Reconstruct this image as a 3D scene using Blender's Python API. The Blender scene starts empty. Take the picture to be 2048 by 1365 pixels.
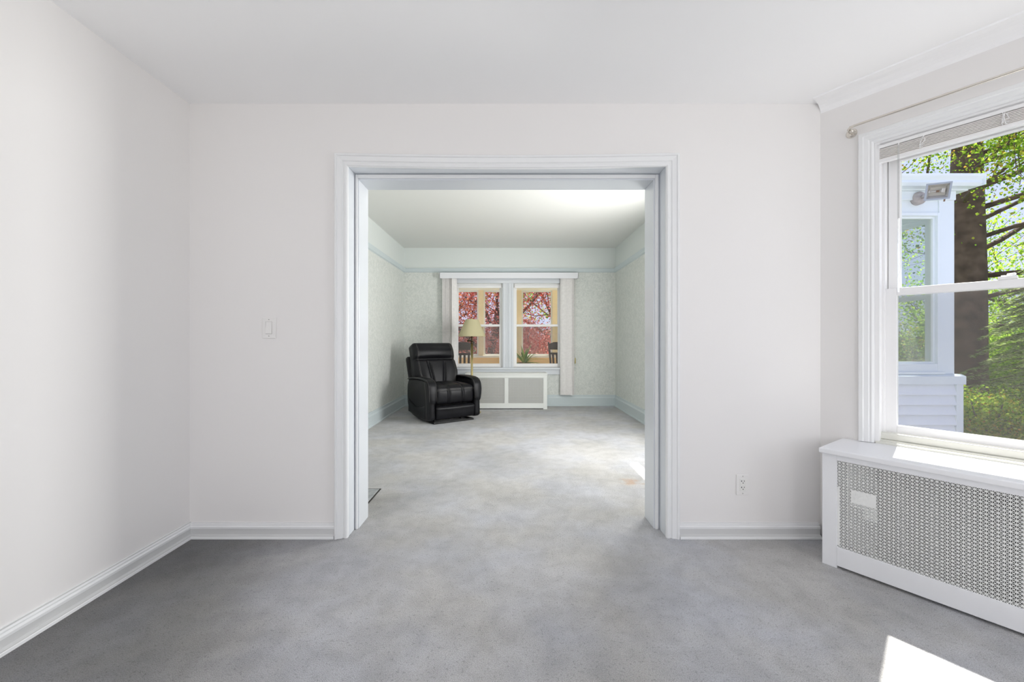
import bpy, bmesh, math, random
import numpy as np
from mathutils import Vector, Matrix, noise
S = bpy.context.scene
C = S.collection
R = math.radians
rnd = random.Random(7)
# ------------------------------------------------------------------ camera, world, sun, exposure
cam = bpy.data.cameras.new('camera'); co = bpy.data.objects.new('camera', cam); C.objects.link(co)
co.location = (0, 0, 1.074); co.rotation_euler = (R(90), 0, 0)
cam.sensor_width = 36; cam.lens = 815/2048*36; cam.shift_x = 5/2048; cam.shift_y = 0.0
cam.clip_start = .02; cam.clip_end = 300
S.camera = co
S.view_settings.view_transform = 'Standard'; S.view_settings.look = 'None'
S.view_settings.exposure = 0.21; S.view_settings.gamma = 1.0; S.view_settings.use_curve_mapping = False
S.cycles.max_bounces = 14; S.cycles.diffuse_bounces = 8; S.cycles.transparent_max_bounces = 24
S.cycles.sample_clamp_indirect = 6

W = bpy.data.worlds.new('sky'); S.world = W; W.use_nodes = True
wn = W.node_tree; bg = wn.nodes['Background']
tc = wn.nodes.new('ShaderNodeTexCoord'); sp = wn.nodes.new('ShaderNodeSeparateXYZ'); cr = wn.nodes.new('ShaderNodeValToRGB')
wn.links.new(tc.outputs['Generated'], sp.inputs[0]); wn.links.new(sp.outputs['Z'], cr.inputs[0]); wn.links.new(cr.outputs[0], bg.inputs[0])
cr.color_ramp.elements[0].position = 0.0; cr.color_ramp.elements[0].color = (.62, .68, .90, 1)
cr.color_ramp.elements[1].position = .8; cr.color_ramp.elements[1].color = (.38, .47, .84, 1)
bg.inputs[1].default_value = 1.15

SUN = Vector((.722, .692, 1.75)).normalized()
sl = bpy.data.lights.new('sun', 'SUN'); sl.energy = 13; sl.angle = R(.55); sl.color = (1, .96, .9)
so = bpy.data.objects.new('sun', sl); C.objects.link(so); so.rotation_euler = SUN.to_track_quat('Z', 'Y').to_euler()

def area(name, loc, aim, sx, sy, watts, col=(1, 1, 1)):
    l = bpy.data.lights.new(name, 'AREA'); l.shape = 'RECTANGLE'; l.size = sx; l.size_y = sy; l.energy = watts; l.color = col
    o = bpy.data.objects.new(name, l); C.objects.link(o); o.location = loc
    o.rotation_euler = Vector(aim).to_track_quat('-Z', 'Y').to_euler(); return o
# lamps added in window openings outside the frame to brighten both rooms
area('daylight_fill_rear_left', (-.85, -2.16, 1.35), (0, 1, -.05), 1.0, 1.45, 12.2, (1, .965, .935))
area('daylight_fill_rear_right', (.85, -2.16, 1.35), (0, 1, -.05), 1.0, 1.45, 12.2, (1, .965, .935))
area('daylight_fill_bay_middle', (2.43, .39, 1.31), (-1, 0, 0), 1.0, 1.3, 10.5, (.96, .98, 1))
area('daylight_fill_living_side', (1.74, 3.85, 1.32), (-1, 0, 0), 1.0, 1.45, 63, (1, .99, .97))

# ------------------------------------------------------------------ materials
def nodes(name):
    m = bpy.data.materials.new(name); m.use_nodes = True
    return m, m.node_tree.nodes, m.node_tree.links, m.node_tree.nodes['Principled BSDF']
def mat(name, col, rough=.5, metal=0, spec=.5, var=0, scale=8, bump=0, bscale=200, coat=0):
    m, n, l, p = nodes(name)
    p.inputs['Base Color'].default_value = (*col, 1); p.inputs['Roughness'].default_value = rough
    p.inputs['Metallic'].default_value = metal; p.inputs['Specular IOR Level'].default_value = spec
    p.inputs['Coat Weight'].default_value = coat
    t = n.new('ShaderNodeTexCoord')
    if var:
        a = n.new('ShaderNodeTexNoise'); a.inputs['Scale'].default_value = scale; a.inputs['Detail'].default_value = 5
        l.new(t.outputs['Object'], a.inputs['Vector'])
        r = n.new('ShaderNodeValToRGB'); r.color_ramp.elements[0].position = .3; r.color_ramp.elements[1].position = .7
        r.color_ramp.elements[0].color = (*[c*(1-var) for c in col], 1); r.color_ramp.elements[1].color = (*[min(1, c*(1+var)) for c in col], 1)
        l.new(a.outputs['Fac'], r.inputs[0]); l.new(r.outputs[0], p.inputs['Base Color'])
    if bump:
        b = n.new('ShaderNodeTexNoise'); b.inputs['Scale'].default_value = bscale; b.inputs['Detail'].default_value = 3
        l.new(t.outputs['Object'], b.inputs['Vector'])
        q = n.new('ShaderNodeBump'); q.inputs['Strength'].default_value = bump; q.inputs['Distance'].default_value = .002
        l.new(b.outputs['Fac'], q.inputs['Height']); l.new(q.outputs[0], p.inputs['Normal'])
    return m
M = {}
M['wall'] = mat('wall_paint', (.825, .811, .796), .75, spec=.2, bump=.08, bscale=60)
M['ceil'] = mat('ceiling_paint', (.93, .93, .93), .85, spec=.1)
M['ceil2'] = mat('living_ceiling_paint', (.76, .765, .74), .55, spec=.3)
M['upper'] = mat('frieze_paint', (.73, .77, .755), .6, spec=.3)
M['trim'] = mat('white_trim_paint', (.82, .83, .83), .35, spec=.5)
M['base'] = mat('baseboard_paint', (.80, .81, .81), .4, spec=.4)
M['basegrey'] = mat('grey_baseboard_paint', (.64, .645, .64), .4, spec=.4)
M['btrim'] = mat('blue_grey_trim_paint', (.60, .67, .69), .4, spec=.5)
M['jamb'] = mat('gloss_jamb_paint', (.69, .72, .755), .18, spec=.6)
M['vinyl'] = mat('white_vinyl', (.86, .86, .86), .35)
M['cream'] = mat('cream_sill_paint', (.72, .72, .66), .4)
M['cover'] = mat('white_radiator_enamel', (.84, .85, .87), .3)
M['cover2'] = mat('offwhite_radiator_enamel', (.80, .82, .79), .35)
M['grille'] = mat('grille_enamel', (.82, .83, .81), .4)
M['dark'] = mat('dark_inside', (.03, .028, .025), .9)
M['beige'] = mat('beige_inside', (.22, .215, .18), .9)
M['blind'] = mat('blind_vinyl', (.80, .78, .77), .5, var=.05, scale=30)
M['val'] = mat('valance_vinyl', (.80, .81, .85), .35)
M['slat'] = mat('mini_blind_slat', (.78, .75, .72), .45)
M['nickel'] = mat('brushed_nickel', (.72, .68, .62), .22, metal=1)
M['brass'] = mat('brass', (.72, .60, .30), .2, metal=1)
M['bronze'] = mat('dark_bronze', (.10, .08, .05), .3, metal=1)
M['plate'] = mat('switch_plate_plastic', (.82, .81, .79), .35)
M['ivory'] = mat('receptacle_plastic', (.80, .80, .77), .35)
M['screw'] = mat('painted_screw', (.45, .44, .42), .4)
M['black'] = mat('slot_black', (.012, .012, .012), .6)
M['leather'] = mat('black_leather', (.006, .006, .008), .42, spec=.26, var=.25, scale=14, bump=.25, bscale=260)
M['stitch'] = mat('grey_stitching', (.16, .155, .145), .7)
M['mech'] = mat('black_steel', (.012, .012, .012), .45)
M['shade'] = mat('lamp_shade_linen', (.50, .46, .29), .9, spec=.1, bump=.2, bscale=500)
M['siding'] = mat('white_siding', (.80, .84, .87), .5, var=.03, scale=3)
M['wtrim'] = mat('wing_trim', (.76, .82, .83), .45)
M['roof'] = mat('grey_shingle', (.25, .25, .26), .9, var=.2, scale=20)
M['alu'] = mat('weathered_aluminium', (.30, .33, .38), .5, metal=.3)
M['reflector'] = mat('flood_reflector', (.52, .50, .46), .5, metal=0)
M['rust'] = mat('stained_mount', (.42, .38, .36), .7, var=.2, scale=30)
M['brown'] = mat('bulb_end', (.16, .09, .05), .6)
M['tan'] = mat('tan_porch_paint', (.95, .77, .50), .6, var=.05, scale=5)
M['tan2'] = mat('orange_tan_porch_paint', (.92, .62, .30), .6)
M['creamw'] = mat('cream_porch_paint', (.95, .90, .78), .6)
M['pwhite'] = mat('porch_sash_white', (.84, .84, .80), .5)
M['deck'] = mat('porch_floor_boards', (.82, .77, .70), .6, var=.1, scale=4)
M['rocker'] = mat('dark_rocker_wood', (.045, .035, .033), .35)
M['bark'] = mat('grey_bark', (.12, .095, .085), .95, var=.35, scale=9, bump=.9, bscale=30)
M['bark2'] = mat('brown_bark', (.125, .085, .065), .95, var=.4, scale=6, bump=1.0, bscale=24)
M['lawn'] = mat('lawn', (.07, .13, .03), .95, var=.4, scale=3)
M['pot'] = mat('terracotta_pot', (.40, .17, .08), .8)
M['light_patch'] = mat('pale_blue_glimpse', (.62, .72, .80), .9)
M['stone'] = mat('grey_hearth_slab', (.30, .315, .325), .8, var=.2, scale=30)
M['fence'] = mat('weathered_fence', (.16, .12, .09), .9, var=.3, scale=5)
M['bounce'] = mat('pale_bounce_ground', (.27, .265, .26), .9, var=.12, scale=2)  # for the added ground that bounces light
M['ext'] = mat('exterior_wall', (.78, .80, .80), .7)

def glass_mat(name, tint=(.985, .99, .99), refl=.05):
    m, n, l, p = nodes(name); n.remove(p)
    o = n['Material Output']; t = n.new('ShaderNodeBsdfTransparent'); g = n.new('ShaderNodeBsdfGlossy'); x = n.new('ShaderNodeMixShader')
    t.inputs[0].default_value = (*tint, 1); g.inputs['Roughness'].default_value = 0.0
    lw = n.new('ShaderNodeLayerWeight'); pw = n.new('ShaderNodeMath'); pw.operation = 'POWER'; pw.inputs[1].default_value = 5
    ml = n.new('ShaderNodeMath'); ml.operation = 'MULTIPLY_ADD'; ml.inputs[1].default_value = .8; ml.inputs[2].default_value = refl
    l.new(lw.outputs['Facing'], pw.inputs[0]); l.new(pw.outputs[0], ml.inputs[0]); l.new(ml.outputs[0], x.inputs[0])
    l.new(t.outputs[0], x.inputs[1]); l.new(g.outputs[0], x.inputs[2]); l.new(x.outputs[0], o.inputs[0]); return m
M['glass'] = glass_mat('window_glass', refl=.005)
M['glassw'] = glass_mat('wing_glass', (.90, .92, .90), .08)
M['wand'] = glass_mat('clear_plastic', (.93, .94, .94), .30)
def screen_mat(name, fac, col):
    m, n, l, p = nodes(name); n.remove(p)
    o = n['Material Output']; t = n.new('ShaderNodeBsdfTransparent'); d = n.new('ShaderNodeBsdfDiffuse'); d.inputs[0].default_value = (*col, 1)
    x = n.new('ShaderNodeMixShader'); x.inputs[0].default_value = fac
    l.new(t.outputs[0], x.inputs[1]); l.new(d.outputs[0], x.inputs[2]); l.new(x.outputs[0], o.inputs[0]); return m
M['screen'] = screen_mat('insect_screen', .22, (.24, .22, .21))
M['screen2'] = screen_mat('porch_screen', .12, (.25, .22, .21))
def leaf_mat(name, ramp, trans=.5):
    m, n, l, p = nodes(name); n.remove(p)
    o = n['Material Output']; g = n.new('ShaderNodeNewGeometry'); r = n.new('ShaderNodeValToRGB')
    e = r.color_ramp.elements
    while len(e) < len(ramp): e.new(.5)
    for k, (ps, c) in enumerate(ramp): e[k].position = ps; e[k].color = (*c, 1)
    l.new(g.outputs['Random Per Island'], r.inputs[0])
    d = n.new('ShaderNodeBsdfDiffuse'); t = n.new('ShaderNodeBsdfTranslucent'); x = n.new('ShaderNodeMixShader'); x.inputs[0].default_value = trans
    l.new(r.outputs[0], d.inputs[0]); l.new(r.outputs[0], t.inputs[0]); l.new(d.outputs[0], x.inputs[1]); l.new(t.outputs[0], x.inputs[2])
    l.new(x.outputs[0], o.inputs[0]); return m
M['green'] = leaf_mat('spring_leaf', [(0, (.10, .20, .02)), (.4, (.25, .42, .04)), (.8, (.50, .62, .08)), (1, (.45, .25, .05))], .55)
M['lime'] = leaf_mat('lime_leaf', [(0, (.20, .40, .03)), (.5, (.40, .62, .05)), (1, (.65, .80, .15))], .55)
M['needle'] = leaf_mat('conifer_needle', [(0, (.14, .21, .07)), (.5, (.38, .48, .18)), (1, (.66, .72, .40))], .5)
M['red'] = leaf_mat('red_maple_leaf', [(0, (.38, .05, .03)), (.3, (.75, .15, .11)), (.65, (.92, .38, .33)), (1, (.95, .62, .56))], .6)
M['orange'] = leaf_mat('orange_maple_leaf', [(0, (.40, .08, .04)), (.5, (.75, .24, .10)), (1, (.92, .50, .28))], .55)
M['maroon'] = leaf_mat('maroon_leaf', [(0, (.06, .02, .02)), (.5, (.26, .08, .07)), (1, (.62, .24, .20))], .5)
M['blade'] = leaf_mat('strap_leaf', [(0, (.10, .26, .05)), (.5, (.25, .48, .08)), (1, (.55, .72, .16))], .45)

def glow(name, col, e):
    m, n, l, p = nodes(name); p.inputs['Base Color'].default_value = (*col, 1); p.inputs['Emission Color'].default_value = (*col, 1); p.inputs['Emission Strength'].default_value = e; return m
M['glow'] = glow('fill_lamp_glass', (1, .96, .90), 8)
def carpet():
    m, n, l, p = nodes('grey_carpet'); p.inputs['Roughness'].default_value = 1; p.inputs['Specular IOR Level'].default_value = .05
    p.inputs['Sheen Weight'].default_value = .15
    t = n.new('ShaderNodeTexCoord')
    def nz(s, d=4, ds=0):
        a = n.new('ShaderNodeTexNoise'); a.inputs['Scale'].default_value = s; a.inputs['Detail'].default_value = d; a.inputs['Distortion'].default_value = ds
        l.new(t.outputs['Object'], a.inputs['Vector']); return a
    a = nz(1.5, 7, .25); r = n.new('ShaderNodeValToRGB')
    r.color_ramp.elements[0].position = .34; r.color_ramp.elements[0].color = (.455, .455, .46, 1)
    r.color_ramp.elements[1].position = .58; r.color_ramp.elements[1].color = (.56, .56, .575, 1)
    l.new(a.outputs['Fac'], r.inputs[0])
    b = nz(330, 3); r2 = n.new('ShaderNodeValToRGB'); r2.color_ramp.elements[0].position = .30; r2.color_ramp.elements[0].color = (.66, .66, .66, 1)
    r2.color_ramp.elements[1].position = .60; r2.color_ramp.elements[1].color = (1.14, 1.14, 1.14, 1); l.new(b.outputs['Fac'], r2.inputs[0])
    def mul(x, y):
        k = n.new('ShaderNodeMix'); k.data_type = 'RGBA'; k.blend_type = 'MULTIPLY'; k.inputs[0].default_value = 1; l.new(x, k.inputs[6]); l.new(y, k.inputs[7]); return k
    def ramp(fac, p0, c0, p1, c1):
        k = n.new('ShaderNodeValToRGB'); e0, e1 = k.color_ramp.elements[0], k.color_ramp.elements[1]; e0.position = p0; e0.color = (*c0, 1); e1.position = p1; e1.color = (*c1, 1); l.new(fac, k.inputs[0]); return k
    sk = ramp(nz(95, 5).outputs['Fac'], .33, (.76, .76, .76), .43, (1, 1, 1))           # dark flecks
    md = ramp(nz(11, 5, .5).outputs['Fac'], .32, (.90, .90, .90), .62, (1.05, 1.05, 1.05))  # trodden pile
    tn = ramp(nz(1.9, 3).outputs['Fac'], .38, (1.0, .985, .94), .62, (.97, .985, 1.02))   # warm and cool soiling
    mx = mul(mul(mul(mul(r.outputs[0], r2.outputs[0]).outputs[2], sk.outputs[0]).outputs[2], md.outputs[0]).outputs[2], tn.outputs[0])
    # front room carpet darker towards the left wall, and an old bleach spot
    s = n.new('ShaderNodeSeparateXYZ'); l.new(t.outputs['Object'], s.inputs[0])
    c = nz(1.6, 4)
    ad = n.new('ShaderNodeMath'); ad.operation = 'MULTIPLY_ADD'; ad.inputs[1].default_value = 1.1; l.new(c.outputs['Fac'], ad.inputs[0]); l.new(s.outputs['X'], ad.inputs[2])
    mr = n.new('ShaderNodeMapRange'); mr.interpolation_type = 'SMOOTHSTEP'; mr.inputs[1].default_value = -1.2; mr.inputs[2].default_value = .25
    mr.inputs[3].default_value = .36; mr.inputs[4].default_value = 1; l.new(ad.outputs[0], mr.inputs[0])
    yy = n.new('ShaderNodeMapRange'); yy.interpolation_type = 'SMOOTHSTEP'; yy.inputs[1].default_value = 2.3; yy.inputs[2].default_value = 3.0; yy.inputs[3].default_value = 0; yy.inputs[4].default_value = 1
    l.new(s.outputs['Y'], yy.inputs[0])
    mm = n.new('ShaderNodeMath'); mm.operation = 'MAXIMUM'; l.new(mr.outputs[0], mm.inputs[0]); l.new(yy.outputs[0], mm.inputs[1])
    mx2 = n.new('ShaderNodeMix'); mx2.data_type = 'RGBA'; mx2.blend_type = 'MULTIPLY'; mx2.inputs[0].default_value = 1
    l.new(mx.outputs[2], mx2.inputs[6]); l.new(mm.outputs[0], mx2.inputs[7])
    vd = n.new('ShaderNodeVectorMath'); vd.operation = 'DISTANCE'; vd.inputs[1].default_value = (.93, 3.10, 0); l.new(t.outputs['Object'], vd.inputs[0])
    dd = n.new('ShaderNodeMath'); dd.operation = 'MULTIPLY_ADD'; dd.inputs[1].default_value = .22; e = nz(14, 4); l.new(e.outputs['Fac'], dd.inputs[0]); l.new(vd.outputs['Value'], dd.inputs[2])
    ms = n.new('ShaderNodeMapRange'); ms.interpolation_type = 'SMOOTHSTEP'; ms.inputs[1].default_value = .13; ms.inputs[2].default_value = .21; ms.inputs[3].default_value = .7; ms.inputs[4].default_value = 0
    l.new(dd.outputs[0], ms.inputs[0])
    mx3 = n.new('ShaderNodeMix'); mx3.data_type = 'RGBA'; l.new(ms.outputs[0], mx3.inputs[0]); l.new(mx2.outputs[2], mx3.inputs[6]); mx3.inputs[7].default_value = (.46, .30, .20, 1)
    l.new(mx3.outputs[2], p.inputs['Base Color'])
    q = n.new('ShaderNodeBump'); q.inputs['Strength'].default_value = .9; q.inputs['Distance'].default_value = .006; l.new(b.outputs['Fac'], q.inputs['Height']); l.new(q.outputs[0], p.inputs['Normal'])
    return m
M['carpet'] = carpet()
def wallpaper():
    m, n, l, p = nodes('mottled_wallpaper'); p.inputs['Roughness'].default_value = .5; p.inputs['Specular IOR Level'].default_value = .35
    t = n.new('ShaderNodeTexCoord'); a = n.new('ShaderNodeTexNoise'); a.inputs['Scale'].default_value = 26; a.inputs['Detail'].default_value = 6; a.inputs['Distortion'].default_value = 1.4
    l.new(t.outputs['Object'], a.inputs['Vector']); r = n.new('ShaderNodeValToRGB')
    r.color_ramp.elements[0].position = .38; r.color_ramp.elements[0].color = (.63, .66, .63, 1); r.color_ramp.elements[1].position = .62; r.color_ramp.elements[1].color = (.745, .765, .735, 1)
    l.new(a.outputs['Fac'], r.inputs[0]); l.new(r.outputs[0], p.inputs['Base Color']); return m
M['paper'] = wallpaper()

# ------------------------------------------------------------------ mesh helpers
class MB:
    def __init__(s): s.v = []; s.f = []
    def add(s, vs, fs):
        o = len(s.v); s.v += [tuple(map(float, v)) for v in vs]; s.f += [tuple(i+o for i in f) for f in fs]; return s
    def box(s, x0, x1, y0, y1, z0, z1):
        return s.add([(x, y, z) for x in (x0, x1) for y in (y0, y1) for z in (z0, z1)],
                     [(0, 1, 3, 2), (4, 6, 7, 5), (0, 4, 5, 1), (2, 3, 7, 6), (0, 2, 6, 4), (1, 5, 7, 3)])
    def prism(s, pts, a, b, axis):
        n = len(pts)
        def P(p, h): return {'x': (h, p[0], p[1]), 'y': (p[0], h, p[1]), 'z': (p[0], p[1], h)}[axis]
        return s.add([P(p, a) for p in pts]+[P(p, b) for p in pts],
                     [tuple(range(n))[::-1], tuple(range(n, 2*n))]+[(i, (i+1) % n, n+(i+1) % n, n+i) for i in range(n)])
    def tube(s, path, r, n=10, cap=True):
        path = [Vector(p) for p in path]; rs = r if isinstance(r, (list, tuple)) else [r]*len(path)
        o = []; up = None
        for i, p in enumerate(path):
            t = (path[min(i+1, len(path)-1)]-path[max(i-1, 0)]).normalized()
            if up is None: up = t.orthogonal().normalized()
            up = (up-t*up.dot(t)).normalized(); w = t.cross(up)
            o += [p+(up*math.cos(2*math.pi*k/n)+w*math.sin(2*math.pi*k/n))*rs[i] for k in range(n)]
        f = [(i*n+k, i*n+(k+1) % n, (i+1)*n+(k+1) % n, (i+1)*n+k) for i in range(len(path)-1) for k in range(n)]
        if cap: f += [tuple(range(n))[::-1], tuple(range(len(o)-n, len(o)))]
        return s.add(o, f)
    def lathe(s, prof, n=32, c=(0, 0, 0), axis='z'):
        vs = []
        for (r, h) in prof:
            for k in range(n):
                a = 2*math.pi*k/n; q = (r*math.cos(a), r*math.sin(a), h)
                if axis == 'y': q = (q[0], q[2], q[1])
                if axis == 'x': q = (q[2], q[0], q[1])
                vs.append((q[0]+c[0], q[1]+c[1], q[2]+c[2]))
        return s.add(vs, [(i*n+k, i*n+(k+1) % n, (i+1)*n+(k+1) % n, (i+1)*n+k) for i in range(len(prof)-1) for k in range(n)])
    def build(s, name, m, parent=None, bevel=0, smooth=False, seg=2, merge=False, kind=None, fix=True):
        me = bpy.data.meshes.new(name); me.from_pydata(s.v, [], s.f)
        if fix or merge:
            b = bmesh.new(); b.from_mesh(me)
            if merge: bmesh.ops.remove_doubles(b, verts=b.verts, dist=1e-5)
            bmesh.ops.recalc_face_normals(b, faces=b.faces); b.to_mesh(me); b.free()
        me.materials.append(M[m]); o = bpy.data.objects.new(name, me); C.objects.link(o)
        if parent: o.parent = parent
        if bevel:
            w = o.modifiers.new('bevel', 'BEVEL'); w.width = bevel; w.segments = seg; w.limit_method = 'ANGLE'; w.angle_limit = R(40)
        if smooth:
            for p in me.polygons: p.use_smooth = True
        if kind: o['kind'] = kind
        return o
def tag(o, label, cat, group=None, kind=None):
    o['label'] = label; o['category'] = cat
    if group: o['group'] = group
    if kind: o['kind'] = kind
    return o
def empty(name, loc, rz=0):
    o = bpy.data.objects.new(name, None); C.objects.link(o); o.location = loc; o.rotation_euler = (0, 0, rz); o.empty_display_size = .1; return o
def struct(o, label=None):
    o['kind'] = 'structure'
    if label: o['label'] = label
    return o
def frame_sweep(mb, x0, x1, z0, z1, prof, y, sgn=-1, closed=False, sag=0):
    """mitred casing round an opening; prof = [(distance out from the opening, how far it stands proud)]"""
    if closed: P = lambda a: [(x0-a, z0-a), (x0-a, z1+a), (x1+a, z1+a), (x1+a, z0-a)]
    else: P = lambda a: [(x0-a, z0), (x0-a, z1+a), (x1+a, z1+a), (x1+a, z0)]
    if sag:
        Q0 = P; P = lambda a: [Q0(a)[0]]+[(Q0(a)[1][0]+(Q0(a)[2][0]-Q0(a)[1][0])*k/12, Q0(a)[1][1]-sag*4*(k/12)*(1-k/12)) for k in range(13)]+[Q0(a)[3]]
    vs = []; n = len(P(0))
    for a, h in prof: vs += [(px, y+sgn*h, pz) for px, pz in P(a)]
    f = []
    for i in range(len(prof)-1):
        for k in range(n if closed else n-1):
            f.append((i*n+k, i*n+(k+1) % n, (i+1)*n+(k+1) % n, (i+1)*n+k))
    if not closed:
        f.append(tuple(i*n for i in range(len(prof)))); f.append(tuple(i*n+n-1 for i in range(len(prof)))[::-1])
    return mb.add(vs, f)
def rect_frame(mb, x0, x1, z0, z1, w, y0, y1, wt=None, wb=None):
    wt = w if wt is None else wt; wb = w if wb is None else wb
    mb.box(x0, x0+w, y0, y1, z0, z1); mb.box(x1-w, x1, y0, y1, z0, z1)
    mb.box(x0+w, x1-w, y0, y1, z1-wt, z1); mb.box(x0+w, x1-w, y0, y1, z0, z0+wb); return mb

# ------------------------------------------------------------------ room shell
HF, HB = 2.375, 2.615             # ceiling heights of the front room and the living room
YD0, YD1 = 2.233, 2.485           # dividing wall
XL, XR = -1.752, 1.7042
OL, OR_, OT = -.882, .855, 2.027  # cased opening
YB = 6.75; BL, BR = -1.748, 1.756
BAY = Matrix.Translation((XR, YD0, 0)) @ Matrix.Rotation(-R(54.8), 4, 'Z')   # x along the bay wall, y outwards
def inbay(o): o.matrix_world = BAY; return o
BAYLEN = 1.29
E1 = BAY @ Vector((BAYLEN, 0, 0))          # far end of the bay segment

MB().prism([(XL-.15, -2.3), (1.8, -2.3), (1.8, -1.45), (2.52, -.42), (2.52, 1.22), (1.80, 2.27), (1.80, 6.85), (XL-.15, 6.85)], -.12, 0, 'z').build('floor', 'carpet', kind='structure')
MB().prism([(-1.9, -2.3), (1.8, -2.3), (1.8, -1.45), (2.52, -.42), (2.52, 1.19), (1.76, 2.26), (1.76, 2.36), (-1.9, 2.36)], HF, HF+.12, 'z').build('ceiling', 'ceil', kind='structure')
MB().box(-1.9, 1.9, 2.36, 6.9, HB, HB+.12).build('ceiling_living', 'ceil2', kind='structure')
MB().box(XL-.15, XL, -2.3, 2.36, 0, HF).build('wall_left', 'wall', kind='structure')
m = MB(); m.box(XL, OL-.02, YD0, YD1, 0, HB); m.box(OR_+.02, 1.80, YD0, YD1, 0, HB); m.box(OL-.02, OR_+.02, YD0, YD1, OT+.02, HB)
m.build('wall_front', 'wall', kind='structure')
# bay segment with its window hole
WS0, WS1, WZ0, WZ1 = .227, 1.067, .565, 2.068
m = MB(); m.box(-.05, WS0, 0, .17, 0, HF); m.box(WS1, BAYLEN+.04, 0, .17, 0, HF); m.box(WS0, WS1, 0, .17, 0, WZ0-.02); m.box(WS0, WS1, 0, .17, WZ1, HF)
inbay(m.build('wall_right', 'wall', kind='structure'))
m = MB()   # rest of the bay and the wall behind the camera, with real openings
x = E1.x; m.box(x, x+.17, E1.y-.02, .95, 0, HF); m.box(x, x+.17, -.17, -.42, 0, HF); m.box(x, x+.17, -.17, .95, 0, .62); m.box(x, x+.17, -.17, .95, 2.0, HF)
m.prism([(E1.x, -.40), (E1.x+.17, -.40), (XR+.17, -1.46), (XR, -1.46)], 0, HF, 'z'); m.box(XR, XR+.17, -2.3, -1.45, 0, HF)
m.build('wall_bay', 'wall', kind='structure')
m = MB(); xs = [XL, -1.4, -.3, .3, 1.4, XR]
for a, b in ((0, 1), (2, 3), (4, 5)): m.box(xs[a], xs[b], -2.35, -2.2, 0, HF)
for a, b in ((1, 2), (3, 4)): m.box(xs[a], xs[b], -2.35, -2.2, 0, .58); m.box(xs[a], xs[b], -2.35, -2.2, 2.12, HF)
m.build('wall_rear', 'wall', kind='structure')
# living room: papered walls below a picture rail, painted frieze above
ZR0, ZR1 = 2.209, 2.275
m = MB(); m.box(BL-.15, BL, YD1, YB, 0, ZR0+.03); m.build('wall_living_left', 'paper', kind='structure')
m = MB(); m.box(BL-.15, BL, YD1, YB, ZR0+.03, HB); m.build('wall_living_left_frieze', 'upper', kind='structure')
m = MB(); y0, y1 = 3.3, 4.4
m.box(BR, BR+.15, YD1, y0, 0, ZR0+.03); m.box(BR, BR+.15, y1, YB, 0, ZR0+.03); m.box(BR, BR+.15, y0, y1, 0, .58); m.box(BR, BR+.15, y0, y1, 2.10, ZR0+.03)
m.build('wall_living_right', 'paper', kind='structure')
MB().box(BR, BR+.15, YD1, YB, ZR0+.03, HB).build('wall_living_right_frieze', 'upper', kind='structure')
BW = [(-.91, -.116), (.066, .86)]      # the two back window openings
BZ0, BZ1 = .635, 2.03
m = MB(); m.box(BL-.15, BW[0][0], YB, YB+.2, 0, ZR0+.03); m.box(BW[1][1], BR+.15, YB, YB+.2, 0, ZR0+.03); m.box(BW[0][1], BW[1][0], YB, YB+.2, BZ0, BZ1)
m.box(BW[0][0], BW[1][1], YB, YB+.2, 0, BZ0); m.box(BW[0][0], BW[1][1], YB, YB+.2, BZ1, ZR0+.03)
m.build('wall_living_far', 'paper', kind='structure')
MB().box(BL-.15, BR+.15, YB, YB+.2, ZR0+.03, HB).build('wall_living_far_frieze', 'upper', kind='structure')
# picture rail
m = MB(); pr = [(0, ZR0), (.018, ZR0+.012), (.024, ZR0+.03), (.035, ZR1-.012), (.035, ZR1), (0, ZR1)]
m.prism([(YB-a, z) for a, z in pr], BL, BR, 'x')
m.prism([(BL+a, z) for a, z in pr], YD1, YB, 'y'); m.prism([(BR-a, z) for a, z in pr], YD1, YB, 'y')
m.build('trim_1', 'btrim', kind='structure')
# baseboards
def basebd(name, pts, h, t, mtl, cap=.022, shoe=True):
    m = MB()
    for (ax, lo, hi, w, sg) in pts:
        q = [(w, 0), (w+sg*(t+.010), 0), (w+sg*(t+.010), .016), (w+sg*t, .022), (w+sg*t, h-cap), (w+sg*t*.55, h-cap*.6), (w+sg*t*.5, h), (w, h)] if shoe else \
            [(w, 0), (w+sg*t, 0), (w+sg*t, h-cap), (w+sg*t*.55, h-cap*.6), (w+sg*t*.5, h), (w, h)]
        m.prism(q, lo, hi, ax)
    o = m.build(name, mtl, kind='structure')
    if shoe and h < .1:
        c = MB(); k = MB()
        for (ax, lo, hi, w, sg) in pts:
            c.prism([(w, .052), (w+sg*(t+.003), .052), (w+sg*(t+.003), .062), (w+sg*(t-.004), .068), (w+sg*(t-.003), .074), (w+sg*.004, h+.001), (w, h+.001)], lo, hi, ax)
            k.prism([(w, 0), (w+sg*(t+.013), 0), (w+sg*(t+.012), .010), (w+sg*(t+.007), .017), (w+sg*t, .020), (w, .020)], lo, hi, ax)
        c.build('cap', 'base', o); k.build('shoe_molding', 'base', o)
    return o
basebd('baseboard_left', [('y', -2.2, YD0, XL, 1)], .084, .016, 'basegrey')
basebd('baseboard_front_left', [('x', XL, -.952, YD0, -1)], .080, .016, 'basegrey')
basebd('baseboard_front_right', [('x', .925, 1.69, YD0, -1)], .080, .016, 'basegrey')
o = basebd('baseboard_right', [('x', .015, .105, 0, -1)], .080, .016, 'basegrey'); inbay(o)
basebd('baseboard_living_far', [('x', BL, -.69, YB, -1), ('x', .592, BR, YB, -1)], .182, .02, 'btrim', .05)
basebd('baseboard_living_left', [('y', YD1, YB, BL, 1)], .182, .02, 'btrim', .05)
basebd('baseboard_living_right', [('y', YD1, YB, BR, -1)], .182, .02, 'btrim', .05)
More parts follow.
